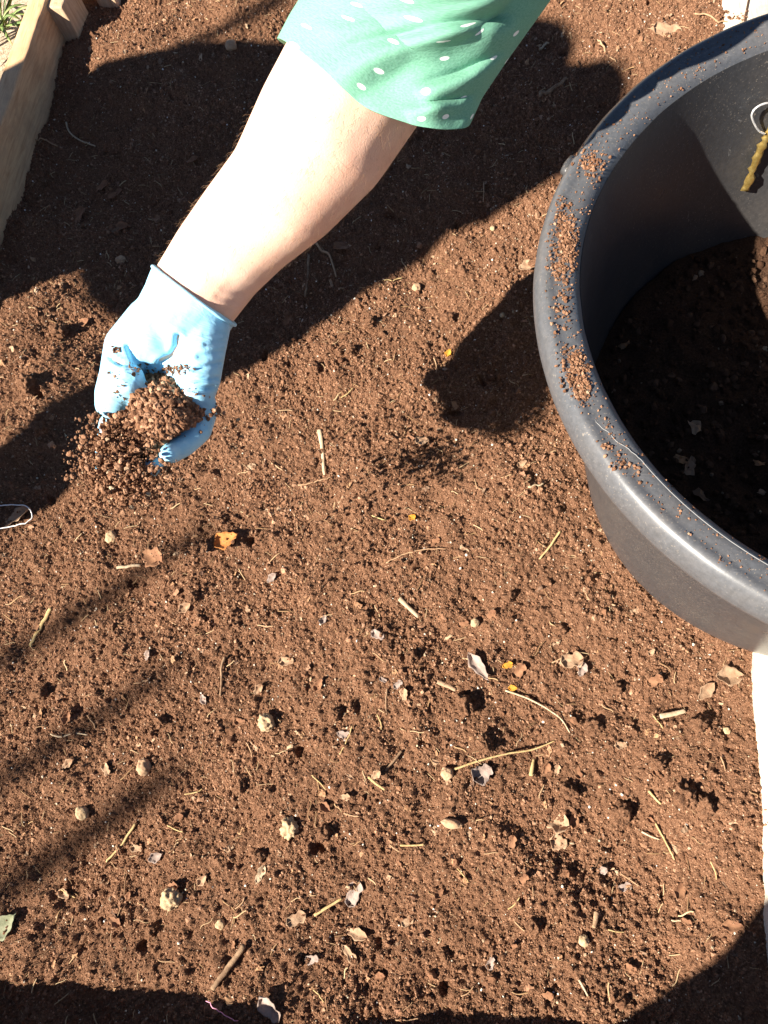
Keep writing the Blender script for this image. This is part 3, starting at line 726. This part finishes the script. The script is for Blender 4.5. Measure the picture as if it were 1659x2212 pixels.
# ------------------------------------------------------------------ handful of soil and what falls from it
pts = []; rads = []
def in_poly(x, y, poly):
    c = False; j = len(poly)-1
    for i in range(len(poly)):
        if (poly[i][1] > y) != (poly[j][1] > y) and x < (poly[j][0]-poly[i][0])*(y-poly[i][1])/(poly[j][1]-poly[i][1])+poly[i][0]: c = not c
        j = i
    return c
MOUND = [(272, 860), (288, 825), (318, 803), (350, 806), (385, 826), (405, 852), (440, 866), (452, 884), (430, 910), (390, 930), (345, 965), (300, 1020), (240, 1020), (215, 960), (240, 900)]
cm_ = np.mean(MOUND, 0)
def thumb_clear(x, y): return y < 890 and seg_dist(np.array([[x, y]]), (262, 780), (244, 866))[0][0] < 40
def mound_z(x, y):
    d = math.hypot((x-cm_[0])/110, (y-cm_[1])/105); return .266+ZO+.026*max(0, 1-d*d)
for _ in range(17000):
    x, y = random.uniform(205, 460), random.uniform(790, 1040)
    if in_poly(x, y, MOUND):
        if thumb_clear(x, y): continue
        z = mound_z(x, y)-random.random()**2*.026; pts.append(tuple(at(x, y, z))); rads.append(.0006+.0024*random.random()**3)
core = bmesh.new()
chain(core, [wr(330, 870, .252, 110), wr(360, 890, .250, 120), wr(400, 885, .248, 70)]); chain(core, [wr(330, 860, .25, 100), wr(300, 930, .240, 90)])
hf = scatter('soil_handful', pts, rads, 'crumb'); tag(hf, 'handful of crumbly brown soil held in the blue glove', 'soil', kind='stuff')
pts = []; rads = []
FALL = [((250, 960), 36, 30, .280, .006, 1500), ((262, 1010), 44, 28, .278, .008, 1600), ((268, 1050), 40, 24, .272, .008, 1100), ((210, 1000), 26, 26, .275, .008, 450), ((290, 1082), 36, 14, .268, .008, 240), ((350, 1010), 36, 26, .265, .01, 160), ((430, 885), 22, 12, .262, .006, 240),
        ((480, 960), 40, 30, .15, .03, 160), ((560, 1020), 60, 40, .11, .03, 150), ((560, 1062), 34, 18, .135, .012, 420), ((610, 1085), 40, 20, .13, .015, 260), ((640, 1120), 60, 60, .07, .03, 200), ((700, 1050), 70, 50, .08, .03, 120), ((680, 1230), 20, 40, .05, .02, 80), ((340, 1190), 30, 30, .06, .02, 60)]
for (x, y), sx, sy, z, szz, n_ in FALL:
    for _ in range(int(n_*1.05)):
        q = (random.gauss(x, sx), random.gauss(y, sy)); h = z+ZO*(z > .1)+random.gauss(0, szz)
        if h < .01 or thumb_clear(*q): continue
        pts.append(tuple(at(*q, h))); rads.append(.0004+.0019*random.random()**3.4)
tag(scatter('falling_soil', pts, rads, 'crumb'), 'crumbs of soil falling out of the blue gloved hand', 'soil', kind='stuff')

# ------------------------------------------------------------------ debris on the soil
def leaf(name, px, py, size, ang, mat, label, group=None, aspect=.6, curl=.5, lift=.15, seed=None, z=None, cat='leaf'):
    sd = seed if seed is not None else px*1.3+py
    o = on(px, py) if z is None else at(px, py, z)
    L_ = .43*size*depth(o)/F; W = L_*aspect; rg = random.Random(sd); nx, ny = 13, 9
    V = []; ph = rg.uniform(0, 6)
    for i in range(nx):
        u = -1+2*i/(nx-1); wid = (max(0, 1-abs(u)**2.2))**.55*(1+.22*math.sin(4*u+ph)+.16*math.sin(9*u+ph*2))
        for j in range(ny):
            v = -1+2*j/(ny-1)
            x = u*L_+.1*L_*math.sin(3*v+ph); y = v*W*(wid+.03)
            zz = curl*W*(v*v*(.7+.5*math.sin(2*u+ph))-.3)+curl*L_*.22*u*u*math.sin(ph)+.12*W*mnoise.noise(Vector((u*2.5, v*2.5, sd)))-.06*W*(abs(v) < .1)
            V.append((x, y, zz))
    me = bpy.data.meshes.new(name); me.from_pydata(V, [], [(i*ny+j, (i+1)*ny+j, (i+1)*ny+j+1, i*ny+j+1) for i in range(nx-1) for j in range(ny-1)])
    ob = obj(name, me, M[mat]); md = ob.modifiers.new('t', 'SOLIDIFY'); md.thickness = .0003
    ob.location = o+Vector((0, 0, .0026+lift*W)); ob.rotation_euler = (rg.uniform(-.3, .3), rg.uniform(-.25, .25), ang)
    return tag(ob, label, cat, group)
def stick(name, pts_px, wpx, mat, label, group=None, cat='straw', lift=.0012, flat=1.0, taper=.7, jit=.25, dz=None):
    c = crv(pts_px, 6); P_ = []
    for q in c:
        p = on(*q, lift) if dz is None else at(*q, dz); P_.append(p)
    # a stiff stalk bridges the small hollows
    zs = [p.z for p in P_]; k = 9
    pad = [zs[0]]*k+zs+[zs[-1]]*k; zsm = [max(sum(pad[i:i+2*k+1])/(2*k+1), 0*zs[i]+sum(pad[i:i+2*k+1])/(2*k+1)+.0005) for i in range(len(zs))]
    for p, z_ in zip(P_, zsm): p.z = z_+.0006
    n_ = len(P_); w0 = .40*wpx*depth(P_[0])/F
    rad = [w0*(1-(1-taper)*i/(n_-1))*(.75 if i in (0, n_-1) else 1) for i in range(n_)]
    return tag(tube(name, P_, rad, M[mat], None, 7, jit, flat), label, cat, group)
def stone(name, px, py, size, mat, label, group=None, aspect=(1, .85, .75), amp=.28, sink=.25, cat='stone', fr=1.6):
    o = on(px, py); r_ = .5*size*depth(o)/F; bm = bmesh.new(); bmesh.ops.create_icosphere(bm, subdivisions=4 if cat != 'clod' else 4, radius=1); sd = px*.77+py*.31
    for v in bm.verts:
        n_ = v.co.normalized(); k = 1+amp*mnoise.noise(n_*fr+Vector((sd, 0, 0)))+amp*.5*mnoise.noise(n_*fr*2.7+Vector((0, sd, 0)))+amp*.3*mnoise.noise(n_*fr*6+Vector((0, 0, sd)))
        v.co = Vector((n_.x*aspect[0], n_.y*aspect[1], n_.z*aspect[2]))*k*r_
    ob = obj(name, bm, M[mat]); ob.location = o+Vector((0, 0, r_*aspect[2]*(1-2*sink))); ob.rotation_euler = (0, 0, sd % 6.28)
    return tag(ob, label, cat, group)

leaf('dry_leaf', 492, 1170, 62, .6, 'leaf_orange', 'bright orange crumpled leaf lying on the soil', aspect=.75)
leaf('dry_leaf', 335, 1208, 66, -.4, 'leaf_brown', 'reddish brown leaf dropping in the air beside the orange leaf', aspect=.65, z=.045)
leaf('dry_leaf', 1034, 1441, 78, -.9, 'leaf_grey', 'long grey curled leaf beside small orange scraps', aspect=.35, curl=.8)
leaf('dry_leaf', 1096, 1438, 26, .3, 'leaf_yellow', 'larger orange scrap of leaf near the root curl', aspect=.6)
leaf('dry_leaf', 1108, 1487, 22, 0, 'leaf_yellow', 'smaller orange scrap at the end of the white root', aspect=.6)
leaf('dry_leaf', 1120, 1452, 44, .9, 'leaf_brown', 'dark red crumpled leaf against the orange scrap', aspect=.6, curl=.9)
leaf('dry_leaf', 1233, 1428, 56, .2, 'leaf_tan', 'upturned tan leaf with a dark hollow under it', aspect=.7, curl=.9)
leaf('dry_leaf', 1576, 1462, 74, .1, 'leaf_tan', 'broad tan leaf next to the pale timber under the tub', aspect=.55)
leaf('dry_leaf', 1525, 1493, 60, .8, 'leaf_tan', 'narrow folded tan leaf below the broad one', aspect=.4)
leaf('dry_leaf', 1412, 1472, 42, .5, 'leaf_brown', 'small brown cupped leaf away from the timber', aspect=.55, curl=.8)
leaf('dry_leaf', 1042, 1672, 52, .7, 'leaf_grey', 'pale grey papery leaf at a clod below the long straw', aspect=.8, curl=.8)
leaf('dry_leaf', 1199, 1776, 62, -.3, 'leaf_tan', 'pale tan crumpled leaf casting a deep shadow', aspect=.7, curl=.9)
leaf('dry_leaf', 1206, 1819, 44, -.2, 'leaf_tan', 'small tan leaf touching the crumpled one', aspect=.8)
leaf('dry_leaf', 1240, 1770, 44, 1.3, 'leaf_brown', 'dark upright leaf behind the pale crumpled one', aspect=.5, curl=.9)
leaf('dry_leaf', 1468, 1923, 44, 1.1, 'leaf_brown', 'brown pointed leaf near the shaded timber', aspect=.5)
leaf('dry_leaf', 1581, 1999, 52, .1, 'leaf_brown', 'flat brown leaf resting by the pale timber', aspect=.45)
leaf('dry_leaf', 765, 1932, 66, 1.2, 'leaf_grey', 'grey tan leaf standing where a straw ends', aspect=.5, curl=.9)
leaf('dry_leaf', 640, 1985, 52, .5, 'leaf_tan', 'folded tan leaf between two pale stones and the thick twig', aspect=.55, curl=.9)
leaf('dry_leaf', 774, 2017, 58, -.2, 'leaf_tan', 'triangular tan leaf below the grey tan one', aspect=.4)
leaf('dry_leaf', 756, 2060, 54, -.8, 'leaf_tan', 'rolled brown leaf below the triangular leaf', aspect=.35, curl=1)
leaf('dry_leaf', 564, 1889, 44, 1.2, 'leaf_pale', 'thin whitish leaf fragment alone on the soil', aspect=.4, curl=.6)
leaf('dry_leaf', 14, 2000, 76, .9, 'leaf_green', 'grey green leaf near the shaded edge', aspect=.6)
leaf('dry_leaf', 470, 2168, 74, .9, 'leaf_brown', 'brown leaf in the shade under the pink pin', aspect=.5)
leaf('dry_leaf', 583, 2178, 70, -.7, 'leaf_grey', 'greyish leaf in the shade beyond the pink pin', aspect=.55)
leaf('dry_leaf', 912, 955, 34, .5, 'leaf_tan', 'small light tan leaf beside the shadow of the hand', aspect=.8)
leaf('dry_leaf', 1128, 1004, 28, .7, 'leaf_tan', 'tan leaf scrap close to the tub wall', aspect=.5)
leaf('dry_leaf', 969, 765, 22, 1.2, 'leaf_yellow', 'tiny yellow leaf scrap in the sunlit soil', aspect=.6)
leaf('dry_leaf', 892, 1120, 20, .9, 'leaf_yellow', 'tiny golden crumb of leaf below the falling shadow', aspect=.8)
leaf('dry_leaf', 1142, 580, 46, .3, 'leaf_tan', 'tan leaf half tucked under the tub rim', aspect=.7)
leaf('dry_leaf', 40, 1118, 72, .6, 'leaf_tan', 'brown leaf lying under the loop of thread', aspect=.45)
leaf('dry_leaf', 622, 695, 34, 1.2, 'leaf_brown', 'rust coloured leaf chip in the shade by the wrist', aspect=.5)
leaf('dry_leaf', 742, 535, 48, .4, 'leaf_brown', 'brown leaf in the shade beneath the forearm', aspect=.6)
leaf('dry_leaf', 1438, 70, 74, -.1, 'leaf_tan', 'wide tan leaf in the sun behind the tub', aspect=.5, curl=.6)
leaf('dry_leaf', 1205, 385, 40, .8, 'leaf_brown', 'brown leaf in shade just outside the tub rim', aspect=.5)
for i, (x, y, sz_, a_, asp) in enumerate([(251, 423, 44, .9, .45), (172, 470, 48, 1.3, .6), (341, 476, 36, -.8, .6), (259, 494, 56, 0, .4), (223, 408, 44, .2, .6), (185, 700, 32, .5, .6), (420, 350, 32, .4, .6)]):
    leaf('dry_leaf', x, y, sz_, a_, 'leaf_brown', 'dull brown leaf lying in the broad shade left of the forearm', 'leaves in the broad shade', asp)
FR = random.Random(21)
for i, (x, y, sz_, a_) in enumerate([(1000, 1350, 30, .3), (560, 1490, 28, .9), (690, 1480, 34, 1.2), (700, 1340, 28, 1.3), (520, 1560, 30, .1), (880, 1990, 34, .6), (950, 1930, 30, 1.0), (1300, 1880, 28, .4), (1360, 2090, 32, -.4), (620, 1430, 40, .2), (1130, 1900, 30, .8), (340, 1850, 36, .5), (250, 1990, 36, -.5),
        (440, 1900, 30, .9), (820, 2110, 34, .2), (1060, 2080, 30, 1.2), (1180, 2150, 34, .3), (150, 1650, 30, .7), (420, 1350, 32, .3), (590, 1250, 30, .8), (1060, 1330, 30, .6), (1340, 1610, 30, .2), (1180, 1660, 30, 1.1), (860, 1480, 26, .8), (940, 1170, 24, .2)]+[(FR.uniform(40, 1600), FR.uniform(1280, 2080), FR.uniform(20, 36), FR.uniform(-1.5, 1.5)) for _ in range(34)]):
    leaf('leaf_fragment', x, y, sz_, a_, ('leaf_brown', 'leaf_tan', 'leaf_brown', 'leaf_grey')[i % 4], ('small curled brown leaf fragment on the sunlit soil', 'small curled tan leaf fragment on the sunlit soil', 'small curled brown leaf fragment on the sunlit soil', 'small curled grey leaf fragment on the sunlit soil')[i % 4], ('brown leaf fragments', 'tan leaf fragments', 'brown leaf fragments', 'grey leaf fragments')[i % 4], .55, .8)

for x, y, sz_, m_, lb in [(577, 1562, 38, 'stone_pale', 'pale knobbly stone beside a pink brown leaf scrap'), (628, 1788, 42, 'stone_pale', 'roundest pale knobbly stone with a strong shadow'), (373, 1940, 46, 'stone_pale', 'largest pale knobbly stone, broken face upward'),
        (181, 1756, 30, 'stone_pale', 'whitish stone between the soil shadows and leaf scraps'), (314, 1658, 34, 'stone_tan', 'brownish stone half sunk below the pale root'), (478, 1996, 22, 'stone_pale', 'small cream stone near the thick twig'),
        (243, 1162, 28, 'stone_pale', 'off white lump below the thread loop'), (1260, 2031, 24, 'stone_pale', 'small pale stone among dark hollows'), (1569, 1578, 16, 'stone_pale', 'tiny pale pebble near the pale timber'),
        (966, 1671, 28, 'stone_tan', 'smooth tan pebble at the end of the long straw'), (1026, 1346, 20, 'stone_pale', 'small yellowish pebble under the long curled leaf'), (1085, 682, 12, 'stone_pale', 'bright white bead sized pebble by the tub'), (500, 103, 26, 'stone_tan', 'tan pebble on the shade edge near the sleeve'),
        (262, 565, 22, 'stone_tan', 'dull pebble in the shade beside the glove cuff'), (1064, 495, 12, 'stone_pale', 'tiny white pebble at the tip of the broad shade'), (900, 625, 22, 'stone_tan', 'tan pebble in the sun below the forearm shade')]:
    stone('stone', x, y, sz_, m_, lb, None, (1, .9, .8), .35 if 'knobbly' in lb else .22, .25, fr=2.4 if 'knobbly' in lb else 1.4)
stone('stone', 976, 1779, 44, 'stone_tan', 'long tan shell shaped stone casting a shadow', None, (1, .45, .5), .15, .2)
for i, (x, y, sz_) in enumerate([(1003, 1526, 46), (1047, 1610, 40), (1280, 1572, 40), (1478, 1722, 54), (1522, 1745, 46), (1341, 1757, 50), (1228, 1708, 40), (1507, 1565, 40), (890, 1420, 30), (725, 1545, 30), (1330, 1490, 30), (700, 1800, 34), (560, 1850, 30), (1150, 2000, 34), (330, 2010, 30), (420, 1290, 30), (350, 1560, 30), (90, 1500, 34), (1100, 1290, 30), (1210, 1360, 30), (790, 1330, 26), (520, 1700, 28), (960, 2060, 30), (640, 2080, 28), (1420, 1650, 34), (800, 700, 26), (760, 760, 24), (970, 690, 30), (680, 800, 28), (60, 830, 40), (130, 720, 38), (90, 930, 36)]):
    big = sz_ >= 40
    lb = ['large brown clod below the ragged wood chip', 'large brown clod against the middle of the longest straw', 'large brown clod beyond the tip of the white root', 'largest brown clod, one of a touching pair near the timber', 'smaller brown clod of the touching pair near the timber', 'large brown clod beside the straight yellow straw', 'brown clod between the seed pod and the pale crumpled leaf', 'brown clod next to the pale split wood chip'][i] if i < 8 else 'brown clod in the sunlit patch beside the gloved thumb' if big else 'small rounded clod of brown soil'
    stone('soil_clod', x, y, sz_*.95, 'soil', lb, None if big else 'small soil clods', (1, .8, .85), .55, .24, 'clod', 2.0)

stick('root', [(1091, 1492), (1150, 1514), (1208, 1551), (1231, 1583)], 6, 'straw_pale', 'long white root curving towards a clod', cat='root', taper=.5)
stick('straw', [(978, 1663), (1030, 1645), (1091, 1629), (1150, 1620), (1199, 1600)], 7, 'straw', 'longest yellow straw, bent, beside the grey papery leaf', taper=.5)
stick('seed_pod', [(1147, 1676), (1150, 1655), (1153, 1640)], 13, 'straw', 'split yellow seed pod below the longest straw', cat='seed pod', taper=.5, flat=.6)
stick('straw', [(1414, 1776), (1435, 1815), (1456, 1857)], 6, 'straw', 'straight yellow straw between large clods and a timber', taper=.6)
stick('straw', [(1385, 1796), (1404, 1806), (1424, 1813)], 6, 'straw_pale', 'short white stalk beside the straight yellow straw', taper=.7)
stick('straw', [(865, 1826), (890, 1826), (917, 1824)], 6, 'straw', 'short level straw split in two along its length', flat=.5)
stick('straw', [(1400, 1708), (1414, 1724), (1427, 1737)], 7, 'straw', 'stubby yellow stalk above the large clods', taper=.9)
stick('straw', [(1449, 1987), (1470, 1988), (1488, 1989)], 5, 'straw_pale', 'short pale stalk lying level near the flat brown leaf')
stick('straw', [(1250, 2115), (1260, 2132), (1270, 2151)], 7, 'straw_pale', 'short pale stalk pointing at the shaded corner')
stick('twig', [(532, 2038), (505, 2078), (478, 2112), (463, 2134)], 17, 'twig', 'thick brown twig on the edge of the timber shadow', cat='twig', taper=.85, lift=.004)
stick('straw', [(679, 1977), (710, 1958), (740, 1940)], 9, 'straw', 'flat straw reaching the grey tan leaf', flat=.5)
stick('straw', [(297, 1778), (268, 1818), (233, 1862)], 8, 'straw', 'tan straw with a side shoot near the whitish stone')
stick('wood_splinter', [(111, 1314), (92, 1352), (69, 1398)], 13, 'straw', 'flat wooden splinter on a shadow stripe', cat='splinter', flat=.5)
stick('root', [(111, 1586), (135, 1592), (162, 1584), (193, 1588)], 5, 'straw_pale', 'wavy pale root lying level', cat='root')
stick('twig', [(487, 1420), (481, 1440), (480, 1470), (477, 1503)], 8, 'twig', 'hooked brown twig standing upright in the soil', cat='twig')
stick('twig', [(869, 1622), (850, 1645), (832, 1666)], 8, 'twig', 'smooth stub of twig in the middle of the bed', cat='twig')
stick('straw', [(763, 1568), (750, 1600), (734, 1630)], 4, 'straw', 'thin straw beside the smooth twig stub')
stick('straw', [(796, 1678), (812, 1692), (832, 1706)], 8, 'straw', 'bent yellow straw below the smooth twig stub', flat=.5)
stick('straw', [(690, 930), (695, 960), (702, 1028)], 14, 'straw_pale', 'broad flat pale straw among the falling crumbs', flat=.35, taper=.5)
stick('root', [(835, 1218), (868, 1200), (905, 1190), (965, 1188)], 4, 'root', 'thin brown root arching over the soil', cat='root')
stick('straw', [(1141, 1053), (1158, 1050), (1174, 1048)], 7, 'straw_pale', 'white stalk close under the tub wall')
stick('straw', [(1210, 1149), (1190, 1178), (1165, 1209)], 7, 'straw', 'slanting tan straw under the tub wall')
stick('root', [(645, 1050), (680, 1043), (716, 1033)], 4, 'root', 'thin root by the broad flat straw', cat='root')
stick('twig', [(675, 516), (697, 545), (712, 552), (727, 600)], 7, 'root', 'bent grey twig in the forearm shade', cat='twig')
stick('twig', [(668, 555), (664, 600), (660, 645)], 8, 'twig', 'dark straight twig in the forearm shade', cat='twig')
stick('root', [(145, 267), (150, 285), (168, 302), (190, 313), (208, 318)], 5, 'straw_pale', 'branching pale root in the shade near the brown timber', cat='root')
stick('root', [(76, 306), (95, 303), (112, 312), (126, 319)], 4, 'root', 'wiry root in the shade against the brown timber', cat='root')
stick('twig', [(837, 1488), (834, 1515), (836, 1545)], 5, 'twig', 'short upright brown stick above the thin straw', cat='twig')
stick('root', [(1045, 395), (1045, 420), (1044, 440)], 4, 'root', 'fine root beside the tub in shade', cat='root')
stick('straw', [(1165, 110), (1180, 100), (1186, 96)], 7, 'straw_pale', 'yellowish stalk in the shade below the sleeve')
stick('twig', [(1165, 210), (1195, 195), (1225, 175)], 12, 'twig', 'stout brown twig in the shade below the sleeve', cat='twig')
stick('root', [(1500, 30), (1540, 45), (1570, 52)], 5, 'root', 'root lying across the soil by the far end of the pale timber', cat='root')
stick('root', [(1290, 90), (1312, 120), (1330, 135)], 5, 'root', 'curved root in the sun behind the tub', cat='root')
stick('wood_chip', [(1425, 1548), (1452, 1543), (1480, 1536)], 15, 'leaf_pale', 'pale split wood chip near the pale timber', cat='wood chip', flat=.4, taper=.8)
stick('wood_chip', [(945, 1474), (963, 1480), (985, 1492)], 14, 'leaf_tan', 'tan ragged wood chip left of the grey curled leaf', cat='wood chip', flat=.4)
stick('wood_chip', [(1288, 1968), (1286, 1985), (1283, 2004)], 15, 'stone_tan', 'brown wood chip above a small pale stone', cat='wood chip', flat=.5)
stick('wood_chip', [(862, 1292), (880, 1310), (905, 1335)], 14, 'leaf_pale', 'bleached wood chip in the open soil', cat='wood chip', flat=.4)
stick('wood_chip', [(255, 1228), (280, 1225), (305, 1222)], 10, 'leaf_pale', 'pale wood chip touching the falling leaf', cat='wood chip', flat=.5)
for i, (x, y, a_, l_) in enumerate([(575, 1352, .05, 36), (690, 1690, .8, 44), (310, 1470, -.4, 40), (820, 1560, 1.3, 34), (1210, 1420, -.6, 44), (1000, 1890, .9, 38), (760, 1760, .2, 34), (420, 1710, -.3, 40), (540, 1620, 1.2, 34), (1110, 1950, -.8, 36), (1360, 1900, .6, 50), (1330, 2010, .15, 34), (200, 1560, 1.0, 34), (380, 1790, .4, 36), (640, 1130, 1.4, 40), (750, 850, -.7, 34), (940, 790, 1.4, 30), (820, 1120, .3, 34), (880, 2200, -.1, 50), (690, 2150, .9, 36), (1010, 2140, -.7, 36), (150, 1930, .5, 36), (520, 1950, -.9, 32), (1540, 1880, 1.3, 40), (1560, 1650, 1.2, 34), (1420, 1560, .9, 36), (600, 1010, .6, 30), (850, 605, -.05, 40)]):
    dx_, dy_ = math.cos(a_)*l_/2, math.sin(a_)*l_/2
    k = i % 2
    stick('straw' if k else 'root', [(x-dx_, y-dy_), (x+3, y+2), (x+dx_, y+dy_)], 4, 'straw' if k else 'root', 'short thin yellow stalk on the sunlit soil' if k else 'short thin brown root on the sunlit soil', 'short stalks on the soil' if k else 'short roots on the soil', 'straw' if k else 'root')
tg_ = stick('thread', [(-40, 1106), (0, 1099), (35, 1096), (65, 1099), (78, 1112), (72, 1130), (50, 1141), (10, 1146), (-40, 1150)], 3, 'thread', 'loop of thin white thread on a brown leaf', cat='thread', lift=.008, taper=1)
stick('pin', [(451, 2158), (480, 2178), (518, 2202)], 3, 'pink', 'thin pink pin lying in the shade', cat='pin', lift=.006, taper=.6, jit=0)

# ------------------------------------------------------------------ green tuft outside the bed
tuft = empty('grass_tuft'); tag(tuft, 'tuft of green strap leaves outside the brown timber', 'plant')
base = at(8, 70, -.10)
for i in range(34):
    a_ = random.uniform(0, 6.28); l_ = random.uniform(.05, .13); q = base+Vector((random.gauss(0, .006), random.gauss(0, .006), 0)); rise = random.uniform(.02, .06)
    P_ = []
    for k in range(8):
        t = k/7; P_.append(q+Vector((math.cos(a_)*l_*t, math.sin(a_)*l_*t, rise*math.sin(2.4*t)+.004)))
    tube('leaf_blade', P_, [.0036*(.5+1.2*t_*(1-t_)*2)*(1 if t_ < .95 else .2) for t_ in [k/7 for k in range(8)]], M['grass'], tuft, 6, .1, .22)

# ------------------------------------------------------------------ people and added shadow canes standing outside the picture, whose shadows fall into it
def figure(name, chains, mat, label):
    bm = bmesh.new()
    for c in chains: chain(bm, c)
    return tag(obj(name, remesh(bm, .012, 6), mat), label, 'person')
S0 = -.95; G0 = -.115; COT = 1/math.tan(EL)
def J(s_, t_, r_): return (st(S0, t_, (s_-S0)/COT), r_)     # s_: where its shadow falls
sg = S0+G0*COT+.06
figure('person', [[J(.15, .79, .15), J(.20, .79, .19), J(.28, .76, .19), J(.40, .745, .12)], [J(.40, .755, .06), J(.50, .765, .085), J(.54, .765, .085)],
    [J(.06, .65, .07), J(-.2, .602, .046), J(-.5, .60, .042), J(-.95, .60, .04), J(sg, .60, .04)], [J(.10, .94, .12), J(-.2, .965, .105), J(-.5, .97, .10), J(-.95, .97, .08), J(sg, .97, .05)], [J(sg, .60, .045), J(sg+.1, .60, .03)], [J(sg, .97, .045), J(sg+.1, .97, .03)],
    [J(.34, .66, .08), J(.40, .615, .055), J(.55, .60, .05), J(.62, .655, .04)], [J(.28, .655, .09), J(.05, .62, .065), J(-.08, .615, .05)],
    [J(.30, .90, .10), J(.20, 1.02, .085), J(.06, 1.12, .075), J(-.05, 1.13, .06)], [J(.2, .92, .12), J(.0, 1.02, .1)]],
    M['dark_cloth'], 'dark clothed person standing beside the brown timber, throwing the broad shadow')
def W3(x, y, z, r_): return (Vector((x-.113, y+.103, z)), r_)
figure('person', [[W3(.0, -.60, .50, .16), W3(.0, -.60, .75, .16), W3(.0, -.58, .95, .15), W3(.0, -.55, 1.05, .06), W3(.0, -.52, 1.14, .09), W3(0, -.51, 1.22, .085)],
    [W3(-.08, -.60, .45, .09), W3(-.12, -.58, .10, .065), W3(-.12, -.60, -.07, .045)], [W3(.08, -.60, .45, .09), W3(.12, -.58, .10, .065), W3(.12, -.60, -.07, .045)],
    [W3(-.17, -.57, .95, .06), W3(-.26, -.50, .78, .045), W3(-.12, -.34, .82, .035)], [W3(.17, -.57, .95, .06), W3(.26, -.50, .78, .045), W3(.14, -.34, .82, .035)]],
    M['dark_cloth'], 'dark clothed person leaning over the end timber and shading the corner')
for i, (s_end, t_, r_) in enumerate([(-.12, .41, .012), (-.22, .29, .012), (-.26, .195, .015), (.95, 1.105, .022)]):  # poles added for the thin shadow stripes, set far back to blur them
    s0 = -2.6-.15*i; b_ = st(s0, t_+.01, G0); tp = st(s0, t_, (s_end-s0)/COT)
    tube('shadow_cane', [b_.lerp(tp, k/9) for k in range(10)], [r_*(1.12 if k % 3 == 0 else 1)*(1-.03*k) for k in range(10)], M['cane'], None, 10)
    tag(bpy.context.scene.collection.objects[-1], 'unseen bamboo cane added upright outside the bed, casting a thin shadow stripe', 'cane', 'added shadow canes')
